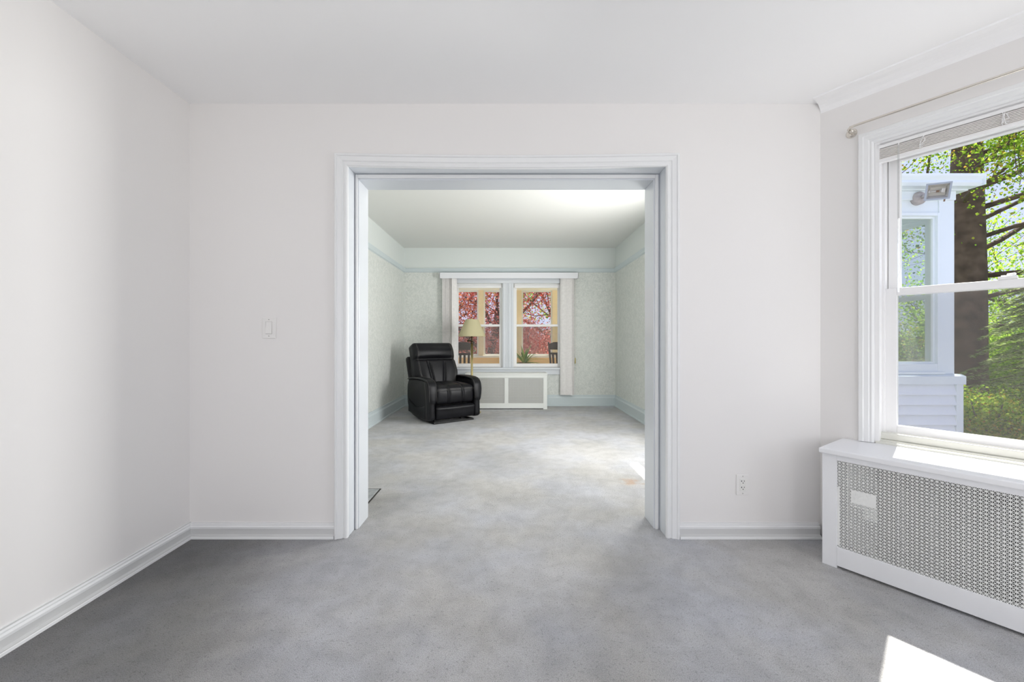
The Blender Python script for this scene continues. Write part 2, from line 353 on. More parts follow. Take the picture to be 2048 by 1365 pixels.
# cove between ceiling and bay wall
m = MB(); q = [(.0, HF)] + [(-.075+.075*math.sin(a), HF-.06+.06*math.cos(a)) for a in [R(k*15) for k in range(7)]]
m.prism([(0.002, HF+.005), (-.105, HF+.005), (-.10, HF-.006), (-.085, HF-.007)]+[(-.085+.085*math.sin(R(k*15)), HF-.055+.048*math.cos(R(k*15))) for k in range(1, 7)], 0, BAYLEN, 'x')
inbay(m.build('trim_2', 'ceil', kind='structure'))
# cased opening: casing, stepped jambs
m = MB(); prof = [(0, 0), (0, .012), (.006, .018), (.016, .018), (.020, .014), (.026, .014), (.030, .020), (.052, .024), (.056, .030), (.064, .030), (.068, .026), (.068, 0)]
frame_sweep(m, OL, OR_, 0, OT, prof, YD0, sag=.012)
m.build('trim_3', 'trim', kind='structure')
m = MB(); frame_sweep(m, OL, OR_, 0, OT, [(0, 0), (0, .018), (.06, .018), (.068, 0)], YD1, 1); m.build('trim_4', 'trim', kind='structure')
m = MB(); YS = 2.33
def lining(x0, x1, z, y0, y1, t=.03):
    m.box(x0-t, x0, y0, y1, 0, z+t); m.box(x1, x1+t, y0, y1, 0, z+t); m.box(x0, x1, y0, y1, z, z+t)
lining(OL, OR_, OT, YD0-.001, YS, .021); lining(OL+.021, OR_-.031, OT-.032, YS, YD1, .05)
m2 = MB(); 
m.build('trim_5', 'jamb', kind='structure', bevel=.003)
m = MB()   # bead along the front of the inner jamb
for a in (.0,):
    m.box(OL+.003, OL+.017, YS-.012, YS, 0, OT-.004); m.box(OR_-.024, OR_-.006, YS-.012, YS, 0, OT-.004); m.box(OL+.017, OR_-.024, YS-.012, YS, OT-.024, OT-.004)
m.build('trim_6', 'trim', kind='structure', bevel=.004)
# slab in the floor behind the left jamb
o = MB().box(-1.70, -.938, 2.56, 2.945, -.05, .006).build('hearth_slab', 'stone', bevel=.004)
m = MB(); rect_frame(m, -1.71, -.930, -2.953, -2.55, .010, -.004, .0045); q = m.build('joint', 'dark', o); q.rotation_euler = (R(90), 0, 0)
for v in q.data.vertices: v.co = (v.co.x, v.co.y, v.co.z)
tag(o, 'grey slab set into the carpet just behind the left doorway jamb', 'slab')

# ------------------------------------------------------------------ windows
def sash(name, parent, x0, x1, z0, z1, y0, y1, st, top, bot, mtl='vinyl', glassm='glass'):
    m = MB(); rect_frame(m, x0, x1, z0, z1, st, y0, y1, top, bot)
    s = m.build(name, mtl, parent, bevel=.003); yc = (y0+y1)/2
    g = MB().box(x0+st-.004, x1-st+.004, yc-.002, yc+.002, z0+bot-.004, z1-top+.004).build('pane', glassm, s)
    return s
# bay window (window_3): local x along the wall, y outwards
w3 = struct(empty('window_3', (0, 0, 0)), 'tall white double hung window in the angled bay wall on the right'); w3.matrix_world = BAY
m = MB(); prof = [(0, 0), (0, .012), (.008, .018), (.016, .016), (.020, .020), (.038, .022), (.041, .028), (.056, .028), (.060, .022), (.060, 0)]
frame_sweep(m, WS0, WS1, .565, WZ1, prof, 0); m.build('casing', 'trim', w3)
m = MB(); rect_frame(m, WS0, WS1, WZ0, WZ1, .018, .0, .16, .02, .002); rect_frame(m, WS0+.018, WS1-.018, WZ0+.002, WZ1-.02, .010, .05, .16, .02, .012)
m.build('window_frame', 'vinyl', w3, bevel=.002)
m = MB(); m.box(WS0+.012, WS1-.012, .012, .055, WZ0, .582); m.box(WS0+.012, WS1-.012, .03, .06, .582, .616); m.box(WS0+.012, WS1-.012, .105, .2, .58, .60)
m.build('window_sill', 'cream', w3, bevel=.004)
m = MB().box(WS0+.002, WS1-.002, -.004, .02, .560, .574); m.build('sill_strip', 'cream', w3, bevel=.003)
sash('lower_sash', w3, WS0+.026, WS1-.026, .616, 1.338, .060, .092, .044, .036, .038)
sash('upper_sash', w3, WS0+.030, WS1-.030, 1.303, 2.015, .096, .128, .046, .038, .036)
m = MB(); m.box(.62, .674, .05, .085, 1.338, 1.350); m.tube([(.647, .07, 1.35), (.647, .07, 1.358), (.668, .058, 1.358)], .006, 8); m.box(.628, .642, .06, .08, 1.35, 1.356)
m.build('sash_lock', 'vinyl', w3, bevel=.002)
m = MB(); rect_frame(m, WS0+.03, WS1-.03, .60, 1.33, .012, .140, .150); s = m.build('screen_frame', 'vinyl', w3)
MB().box(WS0+.04, WS1-.04, .1445, .1455, .61, 1.32).build('screen', 'screen', s)
# raised mini blind
bl = empty('mini_blind', (0, 0, 0)); bl.matrix_world = BAY @ Matrix.Translation((0, 0, 1.965))
tag(bl, 'white mini blind pulled up to the top of the bay window', 'blind')
a, b = WS0+.006, WS1-.006; Z = 1.965
MB().box(a, b, .0, .028, 2.034-Z, 2.060-Z).build('headrail', 'vinyl', bl, bevel=.002)
m = MB()
for k in range(8):
    z = .018+k*.0066; m.add([(a+.003, .001, z), (a+.003, .014, z+.002), (a+.003, .027, z), (b-.003, .001, z), (b-.003, .014, z+.002), (b-.003, .027, z), (a+.003, .001, z-.0046), (b-.003, .001, z-.0046), (a+.003, .027, z-.0046), (b-.003, .027, z-.0046)],
        [(0, 1, 4, 3), (1, 2, 5, 4), (0, 3, 7, 6), (2, 8, 9, 5), (0, 6, 8, 2, 1), (3, 4, 5, 9, 7)])
m.build('slats', 'slat', bl, fix=False)
MB().box(a+.002, b-.002, .0, .027, -.001, .014).build('bottom_rail', 'vinyl', bl, bevel=.002)
for sx in (.40, .647, .90):
    m = MB()
    for k in range(5):
        p = [(sx-.012+.024*rnd.random(), -.004-.004*rnd.random(), .012+.058*rnd.random()) for _ in range(5)]; m.tube(p, .0011, 5)
    m.build('cord', 'vinyl', bl)
MB().tube([(.317, -.012, .055), (.317, -.012, -.655)], .0042, 6).build('tilt_wand', 'wand', bl)
MB().tube([(.317, -.012, .055), (.317, -.002, .075), (.317, .004, .085)], .002, 6).build('wand_hook', 'vinyl', bl)
# curtain rod
cd = empty('curtain_rod', (0, 0, 0)); cd.matrix_world = BAY @ Matrix.Translation((0, 0, 2.155))
tag(cd, 'thin nickel curtain rod on a round bracket above the bay window', 'curtain rod')
MB().tube([(.135, -.02, 0), (.137, -.055, .002), (.150, -.078, .002), (.170, -.082, .002), (1.12, -.082, .002), (1.14, -.078, .002), (1.153, -.055, .002), (1.155, -.02, 0)], .0062, 12).build('rod', 'nickel', cd, smooth=True)
for sx in (.135, 1.155):
    MB().lathe([(0, -.012), (.012, -.012), (.021, -.007), (.024, -.002), (.024, 0), (0, 0)], 24, (sx, 0, 0), 'y').build('bracket', 'nickel', cd, smooth=True)
    MB().lathe([(0, -.055), (.008, -.054), (.010, -.046), (.007, -.02), (.012, -.012)], 16, (sx+.012 if sx < 1 else sx-.012, 0, -.006), 'y').build('holder', 'nickel', cd, smooth=True)

# back windows
def back_window(nm, x0, x1, label):
    w = struct(empty(nm, (0, YB, 0)), label)
    m = MB(); rect_frame(m, x0, x1, BZ0, BZ1, .02, .03, .2); m.build('window_frame', 'vinyl', w, bevel=.003)
    sash('lower_sash', w, x0+.02, x1-.02, BZ0+.02, 1.352, .05, .085, .034, .036, .042)
    sash('upper_sash', w, x0+.02, x1-.02, 1.318, BZ1-.02, .09, .125, .034, .04, .036)
    m = MB(); xc = (x0+x1)/2; m.box(xc-.22, xc-.17, .045, .085, 1.352, 1.366); m.box(xc+.17, xc+.22, .045, .085, 1.352, 1.366); m.build('sash_lock', 'vinyl', w, bevel=.003)
    m = MB(); rect_frame(m, x0+.02, x1-.02, BZ0+.02, 1.33, .014, .14, .15); s = m.build('screen_frame', 'vinyl', w)
    MB().box(x0+.03, x1-.03, .1445, .1455, BZ0+.03, 1.32).build('screen', 'screen', s)
    m = MB(); m.tube([(x0+.02, .02, BZ1-.035), (x1-.02, .02, BZ1-.035)], .016, 14); m.box(x0+.02, x1-.02, .012, .020, BZ1-.075, BZ1-.035); 
    m.build('roller_shade', 'vinyl', w, smooth=False)
    m = MB(); m.box(x0, x0+.018, .003, .035, BZ1-.065, BZ1-.01); m.box(x1-.018, x1, .003, .035, BZ1-.065, BZ1-.01); m.build('shade_bracket', 'screw', w)
    return w
back_window('window_1', *BW[0], 'left double hung window behind the floor lamp')
back_window('window_2', *BW[1], 'right double hung window behind the potted plant')
m = MB()  # casing of the pair, fluted middle, sill and apron
y = YB
xs = [BW[0][0], BW[0][1], BW[1][0], BW[1][1]]
m.box(xs[0]-.10, xs[0], y-.02, y, BZ0, BZ1+.10); m.box(xs[3], xs[3]+.10, y-.02, y, BZ0, BZ1+.10)
m.box(xs[0], xs[3], y-.02, y, BZ1, BZ1+.10); m.box(xs[1], xs[2], y-.016, y, BZ0, BZ1)
c = (xs[1]+xs[2])/2
for a, b in ((xs[1]+.012, xs[1]+.03), (c-.032, c-.012), (c+.012, c+.032), (xs[2]-.03, xs[2]-.012), (c-.005, c+.005)): m.box(a, b, y-.024, y-.012, BZ0, BZ1)
m.build('trim_7', 'btrim', kind='structure', bevel=.004).data.materials[0] = M['jamb']
m = MB(); m.box(xs[0]-.12, xs[3]+.12, y-.055, y+.05, BZ0-.03, BZ0); m.box(xs[0]-.10, xs[3]+.10, y-.02, y, BZ0-.115, BZ0-.03); m.box(xs[0]-.10, xs[3]+.10, y-.028, y, BZ0-.115, BZ0-.10)
m.build('trim_8', 'jamb', kind='structure', bevel=.004)

# windows just outside the frame: the middle of the bay and the side of the living room
for nm, px, py, ln, z0, z1, lab in (('window_4', E1.x, .95, 1.12, .62, 2.0, 'white double hung window in the middle of the bay'), ('window_5', BR, 4.4, 1.1, .58, 2.10, 'white double hung window in the right wall of the living room')):
    w = struct(empty(nm, (px, py, 0), -R(90)), lab)
    m = MB(); rect_frame(m, 0, ln, z0, z1, .02, .02, .15); m.build('window_frame', 'vinyl', w)
    m = MB(); frame_sweep(m, 0, ln, z0, z1, prof, 0, closed=True); m.build('casing', 'trim', w)
    zm = (z0+z1)/2; sash('lower_sash', w, .02, ln-.02, z0+.02, zm+.018, .06, .09, .04, .036, .04); sash('upper_sash', w, .02, ln-.02, zm-.018, z1-.02, .095, .125, .04, .04, .036)
# vertical blinds drawn to both sides
vb = empty('vertical_blind', (0, YB, 0)); tag(vb, 'vertical blind with white valance, its vanes stacked at both sides of the back windows', 'blind')
m = MB(); m.box(-1.139, 1.118, -.13, -.122, 2.092, 2.187); m.box(-1.139, -1.131, -.13, -.022, 2.092, 2.187); m.box(1.110, 1.118, -.13, -.022, 2.092, 2.187); m.box(-1.139, 1.118, -.128, -.022, 2.180, 2.187)
m.build('valance', 'val', vb, bevel=.002)
MB().box(-1.12, 1.10, -.10, -.06, 2.125, 2.17).build('headrail', 'vinyl', vb)
def vane(x, ang, z0):
    m = MB(); n = 5; pts = []
    for i in range(n): 
        t = i/(n-1)-.5; pts.append((t*.089, .006*(1-4*t*t)))
    ca, sa = math.cos(ang), math.sin(ang); Q = [(x+p*ca-q*sa, -.078+p*sa+q*ca) for p, q in pts]; Q2 = [(x+p*ca-(q+.0014)*sa, -.078+p*sa+(q+.0014)*ca) for p, q in pts]
    m.prism(Q+Q2[::-1], z0, 2.125, 'z'); o = m.build('vane', 'blind', vb); return o
for k in range(9):
    vane(-1.058+k*.0195, R(rnd.uniform(28, 36)) if k not in (6, 7) else R(62), .19)
for k in range(10):
    vane(.872+k*.0175, R(180-rnd.uniform(26, 34)) if k < 8 else R(180-60), .19)
m = MB(); m.tube([(1.076, -.075, 2.13), (1.077, -.075, .80)], .0035, 6); m.build('pull_cord', 'slat', vb)
MB().lathe([(0, .70), (.008, .705), (.011, .74), (.008, .79), (.003, .80), (0, .80)], 12, (1.077, -.075, 0)).build('cord_weight', 'brass', vb)

# ------------------------------------------------------------------ radiator covers
def grille(mb, x0, x1, z0, z1, pitch, y, t, line=.17, skip=None):
    """pierced sheet: square cells crossed by both diagonals, four three-cornered holes to a cell"""
    nx = max(1, round((x1-x0)/pitch)); nz = max(1, round((z1-z0)/pitch)); px = (x1-x0)/nx; pz = (z1-z0)/nz
    vs, fs = [], []
    for i in range(nx):
        for j in range(nz):
            cx, cz = x0+(i+.5)*px, z0+(j+.5)*pz
            cs = [(-.5, -.5), (.5, -.5), (.5, .5), (-.5, .5)]
            if skip and skip(cx, cz):
                o = len(vs); vs += [(cx+a*px, y, cz+b*pz) for a, b in cs]; fs.append((o, o+1, o+2, o+3)); continue
            for k in range(4):
                A, B = cs[k], cs[(k+1) % 4]; T = [A, B, (0, 0)]
                g = (sum(q[0] for q in T)/3, sum(q[1] for q in T)/3); 
                # inset by equal distance: scale about the incentre
                la = math.dist(B, (0, 0)); lb = math.dist(A, (0, 0)); lc = math.dist(A, B); s = la+lb+lc
                I = ((la*A[0]+lb*B[0]+lc*0)/s, (la*A[1]+lb*B[1]+lc*0)/s); kf = 1-line/.207*.5
                IN = [(I[0]+(q[0]-I[0])*kf, I[1]+(q[1]-I[1])*kf) for q in T]
                o = len(vs); vs += [(cx+q[0]*px, y, cz+q[1]*pz) for q in T]+[(cx+q[0]*px, y, cz+q[1]*pz) for q in IN]+[(cx+q[0]*px, y+t, cz+q[1]*pz) for q in IN]
                for e in range(3):
                    e2 = (e+1) % 3; fs.append((o+e, o+e2, o+3+e2, o+3+e)); fs.append((o+3+e, o+3+e2, o+6+e2, o+6+e))
    mb.add(vs, fs); return mb
# near cover, local frame of the bay wall; front face at y=-.307
rc = empty('radiator_cover', (0, 0, 0)); rc.matrix_world = BAY
tag(rc, 'large white radiator cover with pierced metal grille under the bay window', 'radiator cover')
a, b = .103, 1.20; f = -.307
MB().box(a-.006, b+.006, -.335, -.001, .537, .563).build('top', 'cover', rc, bevel=.006, seg=3)
m = MB(); m.box(a, .161, f, f+.018, 0, .537); m.box(b-.06, b, f, f+.018, 0, .537); m.box(.161, b-.06, f, f+.018, .509, .537); m.box(.161, b-.06, f, f+.018, .012, .101)
m.build('front_frame', 'cover', rc, bevel=.0015)
m = MB(); m.box(a, a+.018, f+.018, -.02, 0, .537); m.build('side_panel', 'cover', rc); m = MB(); m.box(b-.018, b, f+.018, -.02, 0, .537); m.build('side_panel', 'cover', rc)
def clog(x, z): 
    if .208 < x < .304 and .325 < z < .386: return True
    if x < .176 and .115 < z < .39: return True
    return False
grille(MB(), .155, b-.055, .095, .515, .01457, f+.006, .0014, .145, clog).build('grille', 'grille', rc, fix=False)
m = MB(); m.box(.258, .304, f+.012, f+.018, .262, .326); m.box(.208, .304, f+.0125, f+.0185, .305, .326); m.build('patch_plate', 'grille', rc)
m = MB()
for k in range(8):
    x = .30+k*.10; m.lathe([(0, .06), (.035, .065), (.038, .09), (.028, .12), (.028, .40), (.038, .44), (.03, .47), (0, .475)], 10, (x, -.15, 0)); m.lathe([(0, .06), (.03, .065), (.03, .46), (0, .465)], 8, (x, -.09, 0))
m.box(.28, 1.02, -.17, -.13, .085, .105); m.box(.28, 1.02, -.17, -.13, .42, .44)
for x in (.30, 1.0): m.box(x-.02, x+.02, -.17, -.07, 0, .07)
ra = m.build('radiator', 'dark', None); ra.matrix_world = BAY; tag(ra, 'dark cast iron radiator inside the bay window cover', 'radiator')
# far cover
rb = empty('radiator_cover', (0, YB, 0)); tag(rb, 'low off-white radiator cover with two fine mesh panels under the back windows', 'radiator cover')
f = -.35; a, b = -.69, .592
MB().box(a-.008, b+.006, f-.012, -.03, .545, .566).build('top', 'cover2', rb, bevel=.004)
m = MB(); m.box(a, -.64, f, f+.018, 0, .545); m.box(.53, b, f, f+.018, 0, .545); m.box(-.64, .53, f, f+.018, .49, .545); m.box(-.64, .53, f, f+.018, .014, .095); m.box(-.08, -.018, f, f+.018, .095, .49)
m.build('front_frame', 'cover2', rb, bevel=.002)
m = MB(); m.box(-.69, .592, f-.004, f, .500, .512); m.build('bead', 'cover2', rb, bevel=.002)
m = MB(); m.box(b-.018, b, f+.018, -.03, 0, .545); m.build('side_panel', 'cover2', rb); m = MB(); m.box(a, a+.018, f+.018, -.03, 0, .545); m.build('side_panel', 'cover2', rb)
for x0, x1 in ((-.645, -.075), (-.023, .535)):
    grille(MB(), x0, x1, .09, .495, .0182, f+.008, .0012, .125).build('mesh_panel', 'grille', rb, fix=False)
m = MB(); m.box(-.65, .54, f+.035, f+.045, .02, .52); m.build('inner_panel', 'beige', rb)  # plain beige backing sheet behind the mesh holes

# ------------------------------------------------------------------ switch and outlet
sw = empty('light_switch', (-1.315, YD0, 1.146)); tag(sw, 'white rocker light switch on the wall left of the doorway', 'light switch')
MB().box(-.037, .037, -.006, 0, -.058, .058).build('plate', 'plate', sw, bevel=.003)
m = MB(); rect_frame(m, -.0175, .0175, -.034, .034, .0012, -.0066, -.004); m.build('rocker_gap', 'screw', sw)
MB().prism([(-.006, -.0325), (-.0115, -.0325), (-.0065, .0325), (-.005, .0325)], -.016, .016, 'x').build('rocker', 'plate', sw, bevel=.001)
for z in (-.045, .045): MB().lathe([(0, -.0072), (.003, -.007), (.0032, -.005), (0, -.005)], 10, (0, 0, z), 'y').build('screw', 'screw', sw)
ot = empty('wall_outlet', (1.275, YD0, .287)); tag(ot, 'white double power outlet low on the wall right of the doorway', 'power outlet')
MB().box(-.035, .035, -.006, 0, -.056, .056).build('plate', 'plate', ot, bevel=.003)
rcp = MB().box(-.0165, .0165, -.0085, -.005, -.0335, .0335).build('receptacle', 'ivory', ot, bevel=.003)
for z in (.017, -.017):
    m = MB(); m.box(-.0085, -.0062, -.0092, -.008, z, z+.009); m.box(-.011, -.0062, -.0092, -.008, z+.003, z+.0055); m.box(.0055, .0078, -.0092, -.008, z+.001, z+.0085); m.lathe([(0, -.0092), (.0027, -.0092), (.0027, -.008), (0, -.008)], 10, (0, 0, z-.006), 'y')
    m.build('slots', 'black', rcp)
for z in (-.047, .047): MB().lathe([(0, -.0072), (.003, -.007), (.0032, -.005), (0, -.005)], 10, (0, 0, z), 'y').build('screw', 'screw', ot)

# ------------------------------------------------------------------ unseen lamp added to brighten the living room, above the doorway head
cl = empty('fill_lamp', (-.1, 3.0, HB)); tag(cl, 'unseen round fill lamp added to brighten the living room behind the doorway head', 'fill lamp')
MB().lathe([(0, 0), (.16, 0), (.16, -.03), (0, -.03)], 32).build('base', 'nickel', cl, smooth=False)
MB().lathe([(.15, -.03), (.14, -.07), (.10, -.11), (.05, -.13), (0, -.135)], 32).build('lamp_shade', 'glow', cl, smooth=True)
# ------------------------------------------------------------------ recliner
def softbox(h, r, n=(20, 20, 20), deform=None, c=(0, 0, 0)):
    mb = MB(); h = Vector(h)
    for ax in range(3):
        u, v = (ax+1) % 3, (ax+2) % 3
        for sg in (-1, 1):
            nu, nv = n[u], n[v]; vs = []
            for i in range(nu+1):
                for j in range(nv+1):
                    p = [0, 0, 0]; p[ax] = sg*h[ax]
                    tu, tv = 2*i/nu-1, 2*j/nv-1
                    p[u] = (.65*tu+.35*math.sin(tu*math.pi/2))*h[u]; p[v] = (.65*tv+.35*math.sin(tv*math.pi/2))*h[v]
                    q = [max(-(h[k]-r), min(h[k]-r, p[k])) for k in range(3)]; d = Vector([p[k]-q[k] for k in range(3)])
                    if d.length > 1e-9: d = d.normalized()*r
                    w = Vector(q)+d
                    if deform: w = deform(w, h)
                    vs.append(w+Vector(c))
            fs = [(i*(nv+1)+j, (i+1)*(nv+1)+j, (i+1)*(nv+1)+j+1, i*(nv+1)+j+1) for i in range(nu) for j in range(nv)]
            mb.add(vs, fs)
    return mb
ga = lambda x, c, s: math.exp(-((x-c)/s)**2)
rec = empty('recliner', (-.935, 5.70, 0), R(35)); tag(rec, 'black leather recliner armchair beside the brass floor lamp', 'armchair')
def build_soft(mb, name, parent=None, m='leather', sub=1):
    o = mb.build(name, m, parent or rec, smooth=True, merge=True)
    if sub: s = o.modifiers.new('sub', 'SUBSURF'); s.levels = sub; s.render_levels = sub
    return o
def d_seat(p, h):
    x, y, z = p; g = ga(abs(x), .105, .012)
    if z > 0: z += .030*(1-(x/h[0])**2)*(1-(y/h[1])**2)*1.0 - .018*g - .05*max(0, (y/h[1]))*.3
    if y < 0: y -= .030*(1-(z/h[2])**2)*(1-.6*(x/h[0])**2)*(-y/h[1]) - .018*g*(-y/h[1])
    cr = ga(z, h[2]-.055, .012)*(1 if y < -h[1]+.02 else 0); y += .006*cr
    return Vector((x, y, z))
build_soft(softbox((.285, .31, .125), .055, (44, 30, 20), d_seat, (0, -.075, .365)), 'seat')
def d_foot(p, h):
    x, y, z = p
    if y < 0: y -= .022*math.cos(min(1, abs(z/h[2]))*math.pi/2)*(1-.3*(x/h[0])**2)+.014*ga(z, h[2]-.03, .03)
    return Vector((x, y, z))
build_soft(softbox((.285, .05, .088), .03, (30, 8, 16), d_foot, (0, -.345, .145)), 'footrest')
T = R(21)
def tilt(p, piv): 
    y, z = p.y, p.z; return Vector((p.x, piv[0]+y*math.cos(T)+z*math.sin(T), piv[1]-y*math.sin(T)+z*math.cos(T)))
def d_back(p, h):
    x, y, z = p; t = (z+h[2])/(2*h[2])                         # 0 bottom, 1 top
    wid = (.275+.06*ga(t, .36, .22)) if t < .36 else .32+.015*ga(t, .36, .22)
    x = x/h[0]*wid
    if y < 0:
        f = (-y/h[1])
        y -= f*.030*(1-(x/wid)**2)*math.sin(math.pi*min(1, t*1.1))
        sx = .075+.075*min(1, t*1.25)                            # seams lean outwards with height
        y += f*.030*ga(abs(x), sx, .016)*min(1, t*8)*(1 if t < .52 else max(0, 1-(t-.52)*14))
        y += f*.055*ga(t, .625, .03)*(1-.35*(x/wid)**2)
        y -= f*.045*ga(t, .79, .12)*(1-.3*(x/wid)**2)
        y -= f*.03*ga(abs(x)/wid, .85, .2)*ga(t, .3, .25)
    return tilt(Vector((x, y, z)), (.295, .705))
build_soft(softbox((.31, .095, .345), .055, (56, 14, 60), d_back), 'backrest')
m = MB(); q = []
sh = softbox((.31, .045, .26), .015, (10, 4, 10), lambda p, h: tilt(p+Vector((0, .215, -.04)), (.295, .705))); sh.build('back_panel', 'leather', rec, smooth=True, merge=True)
# stitching down both edges of the back
for sg in (-1, 1):
    for off in (0, .012):
        pts = [d_back(Vector((sg*(.31-.050-off), -.0965, -.27+.58*k/30)), Vector((.31, .095, .345))) for k in range(31)]
        MB().tube(pts, .0011, 5).build('stitching', 'stitch', rec)
AP = [(.37, .20), (.385, .36), (.36, .535), (.16, .560), (0, .566), (-.20, .564), (-.315, .550), (-.375, .505), (-.392, .43), (-.398, .30), (-.404, .14), (-.405, .03), (.12, .03), (.26, .075), (.34, .14)]
def smooth_poly(P, it=2):
    for _ in range(it):
        Q = []
        for i in range(len(P)):
            a, b = P[i], P[(i+1) % len(P)]; Q += [(a[0]*.75+b[0]*.25, a[1]*.75+b[1]*.25), (a[0]*.25+b[0]*.75, a[1]*.25+b[1]*.75)]
        P = Q
    return P
for sg in (-1, 1):
    P = smooth_poly(AP, 2); xa, xb = (.283, .378); n = len(P); vs = []; fs = []
    steps = [(0, .045), (.10, .018), (.25, .004), (.5, 0), (.75, .002), (.9, .012), (1, .034)]
    cy, cz = -.03, .32
    for t, ins in steps:
        for (y, z) in P:
            dx, dz = y-cy, z-cz; L = math.hypot(dx, dz); k = 1-ins/L
            vs.append((sg*(xa+(xb-xa)*t), cy+dx*k, max(.03, cz+dz*k)))
    for i in range(len(steps)-1):
        for k in range(n): fs.append((i*n+k, i*n+(k+1) % n, (i+1)*n+(k+1) % n, (i+1)*n+k))
    fs += [tuple(range(n)), tuple(range((len(steps)-1)*n, len(steps)*n))]
    arm = MB().add(vs, fs).build('arm', 'leather', rec, smooth=True)
    # padded strip over the top and down the front
    path = [(.35, .538), (.16, .564), (0, .572), (-.20, .571), (-.31, .559), (-.379, .512), (-.397, .43), (-.403, .35), (-.406, .27)]
    Q = path
    for _ in range(2):
        N = [Q[0]]
        for i in range(len(Q)-1): a, b = Q[i], Q[i+1]; N += [(a[0]*.75+b[0]*.25, a[1]*.75+b[1]*.25), (a[0]*.25+b[0]*.75, a[1]*.25+b[1]*.75)]
        Q = N+[Q[-1]]
    vs, fs = [], []; ns = 12; K = len(Q)
    for i, (y, z) in enumerate(Q):
        a, b = Q[max(0, i-1)], Q[min(K-1, i+1)]; ty, tz = b[0]-a[0], b[1]-a[1]; L = math.hypot(ty, tz); ny, nz_ = tz/L, -ty/L
        if nz_ < 0 and i < K*.5: ny, nz_ = -ny, -nz_
        if i >= K*.5 and ny > 0: ny, nz_ = -ny, -nz_
        e = i/(K-1); w = .064*(1 if .12 < e < .75 else .76+2*e if e < .12 else 1-.5*(e-.75)/.25); th = .017*(1 if .06 < e < .92 else .4)
        for k in range(ns):
            an = 2*math.pi*k/ns; ux = math.copysign(abs(math.cos(an))**.6, math.cos(an)); un = math.copysign(abs(math.sin(an))**.8, math.sin(an))
            vs.append((sg*(.332)+ux*w, y+ny*un*th, z+nz_*un*th))
    for i in range(K-1):
        for k in range(ns): fs.append((i*ns+k, i*ns+(k+1) % ns, (i+1)*ns+(k+1) % ns, (i+1)*ns+k))
    fs += [tuple(range(ns)), tuple(range((K-1)*ns, K*ns))]
    pad = MB().add(vs, fs).build('arm_pad', 'leather', arm, smooth=True)
    for off in (.050, -.050):
        MB().tube([(sg*.332+off, y+(-.012 if y < -.3 else 0), z+(.0135 if z > .48 else .004)) for y, z in Q[2:-3]], .0011, 5).build('stitching', 'stitch', arm)
    if sg < 0:
        MB().tube([(sg*.3785, y, z) for y, z in ((-.245, .54), (-.262, .48), (-.285, .40), (-.30, .30), (-.305, .20), (-.305, .05))], .0016, 5).build('side_seam', 'stitch', arm)
        vs, fs = [], []; nu, nv = 16, 8     # slack pocket on the outer side
        for i in range(nu+1):
            for j in range(nv+1):
                u, v = i/nu, j/nv; y = .315-.60*u; top = .285-.075*math.sin(math.pi*min(1, u*1.0))-.045*u; bot = .075+.05*max(0, (.3-u))*1.2
                z = bot+(top-bot)*v; vs.append((sg*(.3785+.016*math.sin(math.pi*u)*(.35+.65*math.sin(math.pi*min(1, v*.9)))), y, z))
        for i in range(nu):
            for j in range(nv): fs.append((i*(nv+1)+j, (i+1)*(nv+1)+j, (i+1)*(nv+1)+j+1, i*(nv+1)+j+1))
        po = MB().add(vs, fs).build('side_pocket', 'leather', arm, smooth=True); w = po.modifiers.new('t', 'SOLIDIFY'); w.thickness = .006
for k, y in enumerate((-.399, -.393)):
    z = .438-.02*k
    MB().tube([(x*.27/10, -.4105+.012*(x/10)**2+(.010*ga(abs(x*.027), .105, .014)), .452-.014*k-.01*(x/10)**2) for x in range(-10, 11)], .0011, 5).build('stitching', 'stitch', rec)
m = MB(); m.box(-.30, .29, -.37, -.335, 0, .022); m.box(-.28, .28, .18, .22, 0, .022); m.box(-.30, -.265, -.335, .18, 0, .02); m.box(.255, .29, -.335, .18, 0, .02)
m.box(-.25, .25, -.25, .22, .03, .25); m.box(-.22, -.18, -.2, .2, 0, .1); m.box(.18, .22, -.2, .2, 0, .1); m.build('base', 'mech', rec, bevel=.004)

# ------------------------------------------------------------------ floor lamp
fl = empty('floor_lamp', (-.566, 6.13, 0)); tag(fl, 'brass floor lamp with a tapered beige shade in front of the left back window', 'floor lamp')
MB().lathe([(0, .022), (.03, .024), (.05, .018), (.132, .012), (.140, .006), (.140, 0), (0, 0)], 40).build('base', 'brass', fl, smooth=True)
MB().lathe([(.0, .02), (.019, .02), (.019, .05), (.0165, .06), (.0165, 1.035), (0, 1.035)], 20).build('pole', 'brass', fl, smooth=True)
m = MB(); m.lathe([(0, 1.03), (.020, 1.032), (.020, 1.06), (.012, 1.068), (.010, 1.09), (.016, 1.10), (.013, 1.12), (.010, 1.16), (0, 1.16)], 16)
m.tube([(-.055, 0, 1.075), (.022, 0, 1.075)], .008, 10); m.lathe([(0, -.02), (.014, -.018), (.014, .018), (0, .02)], 12, (-.052, 0, 1.075), 'x'); m.tube([(-.045, 0, 1.075), (-.04, 0, 1.115), (0, 0, 1.13)], .006, 8)
m.build('swing_joint', 'bronze', fl, smooth=True)
m = MB(); m.lathe([(.205, 1.148), (.095, 1.395), (.0925, 1.395), (.2025, 1.148), (.205, 1.148)], 48); m.build('lamp_shade', 'shade', fl)
m = MB(); m.lathe([(.2065, 1.143), (.2065, 1.153), (.202, 1.153), (.202, 1.143), (.2065, 1.143)], 48); m.build('shade_rim', 'shade', fl); m = MB(); m.lathe([(.0965, 1.389), (.0965, 1.398), (.0915, 1.398), (.0915, 1.389), (.0965, 1.389)], 48); m.build('shade_rim', 'shade', fl)
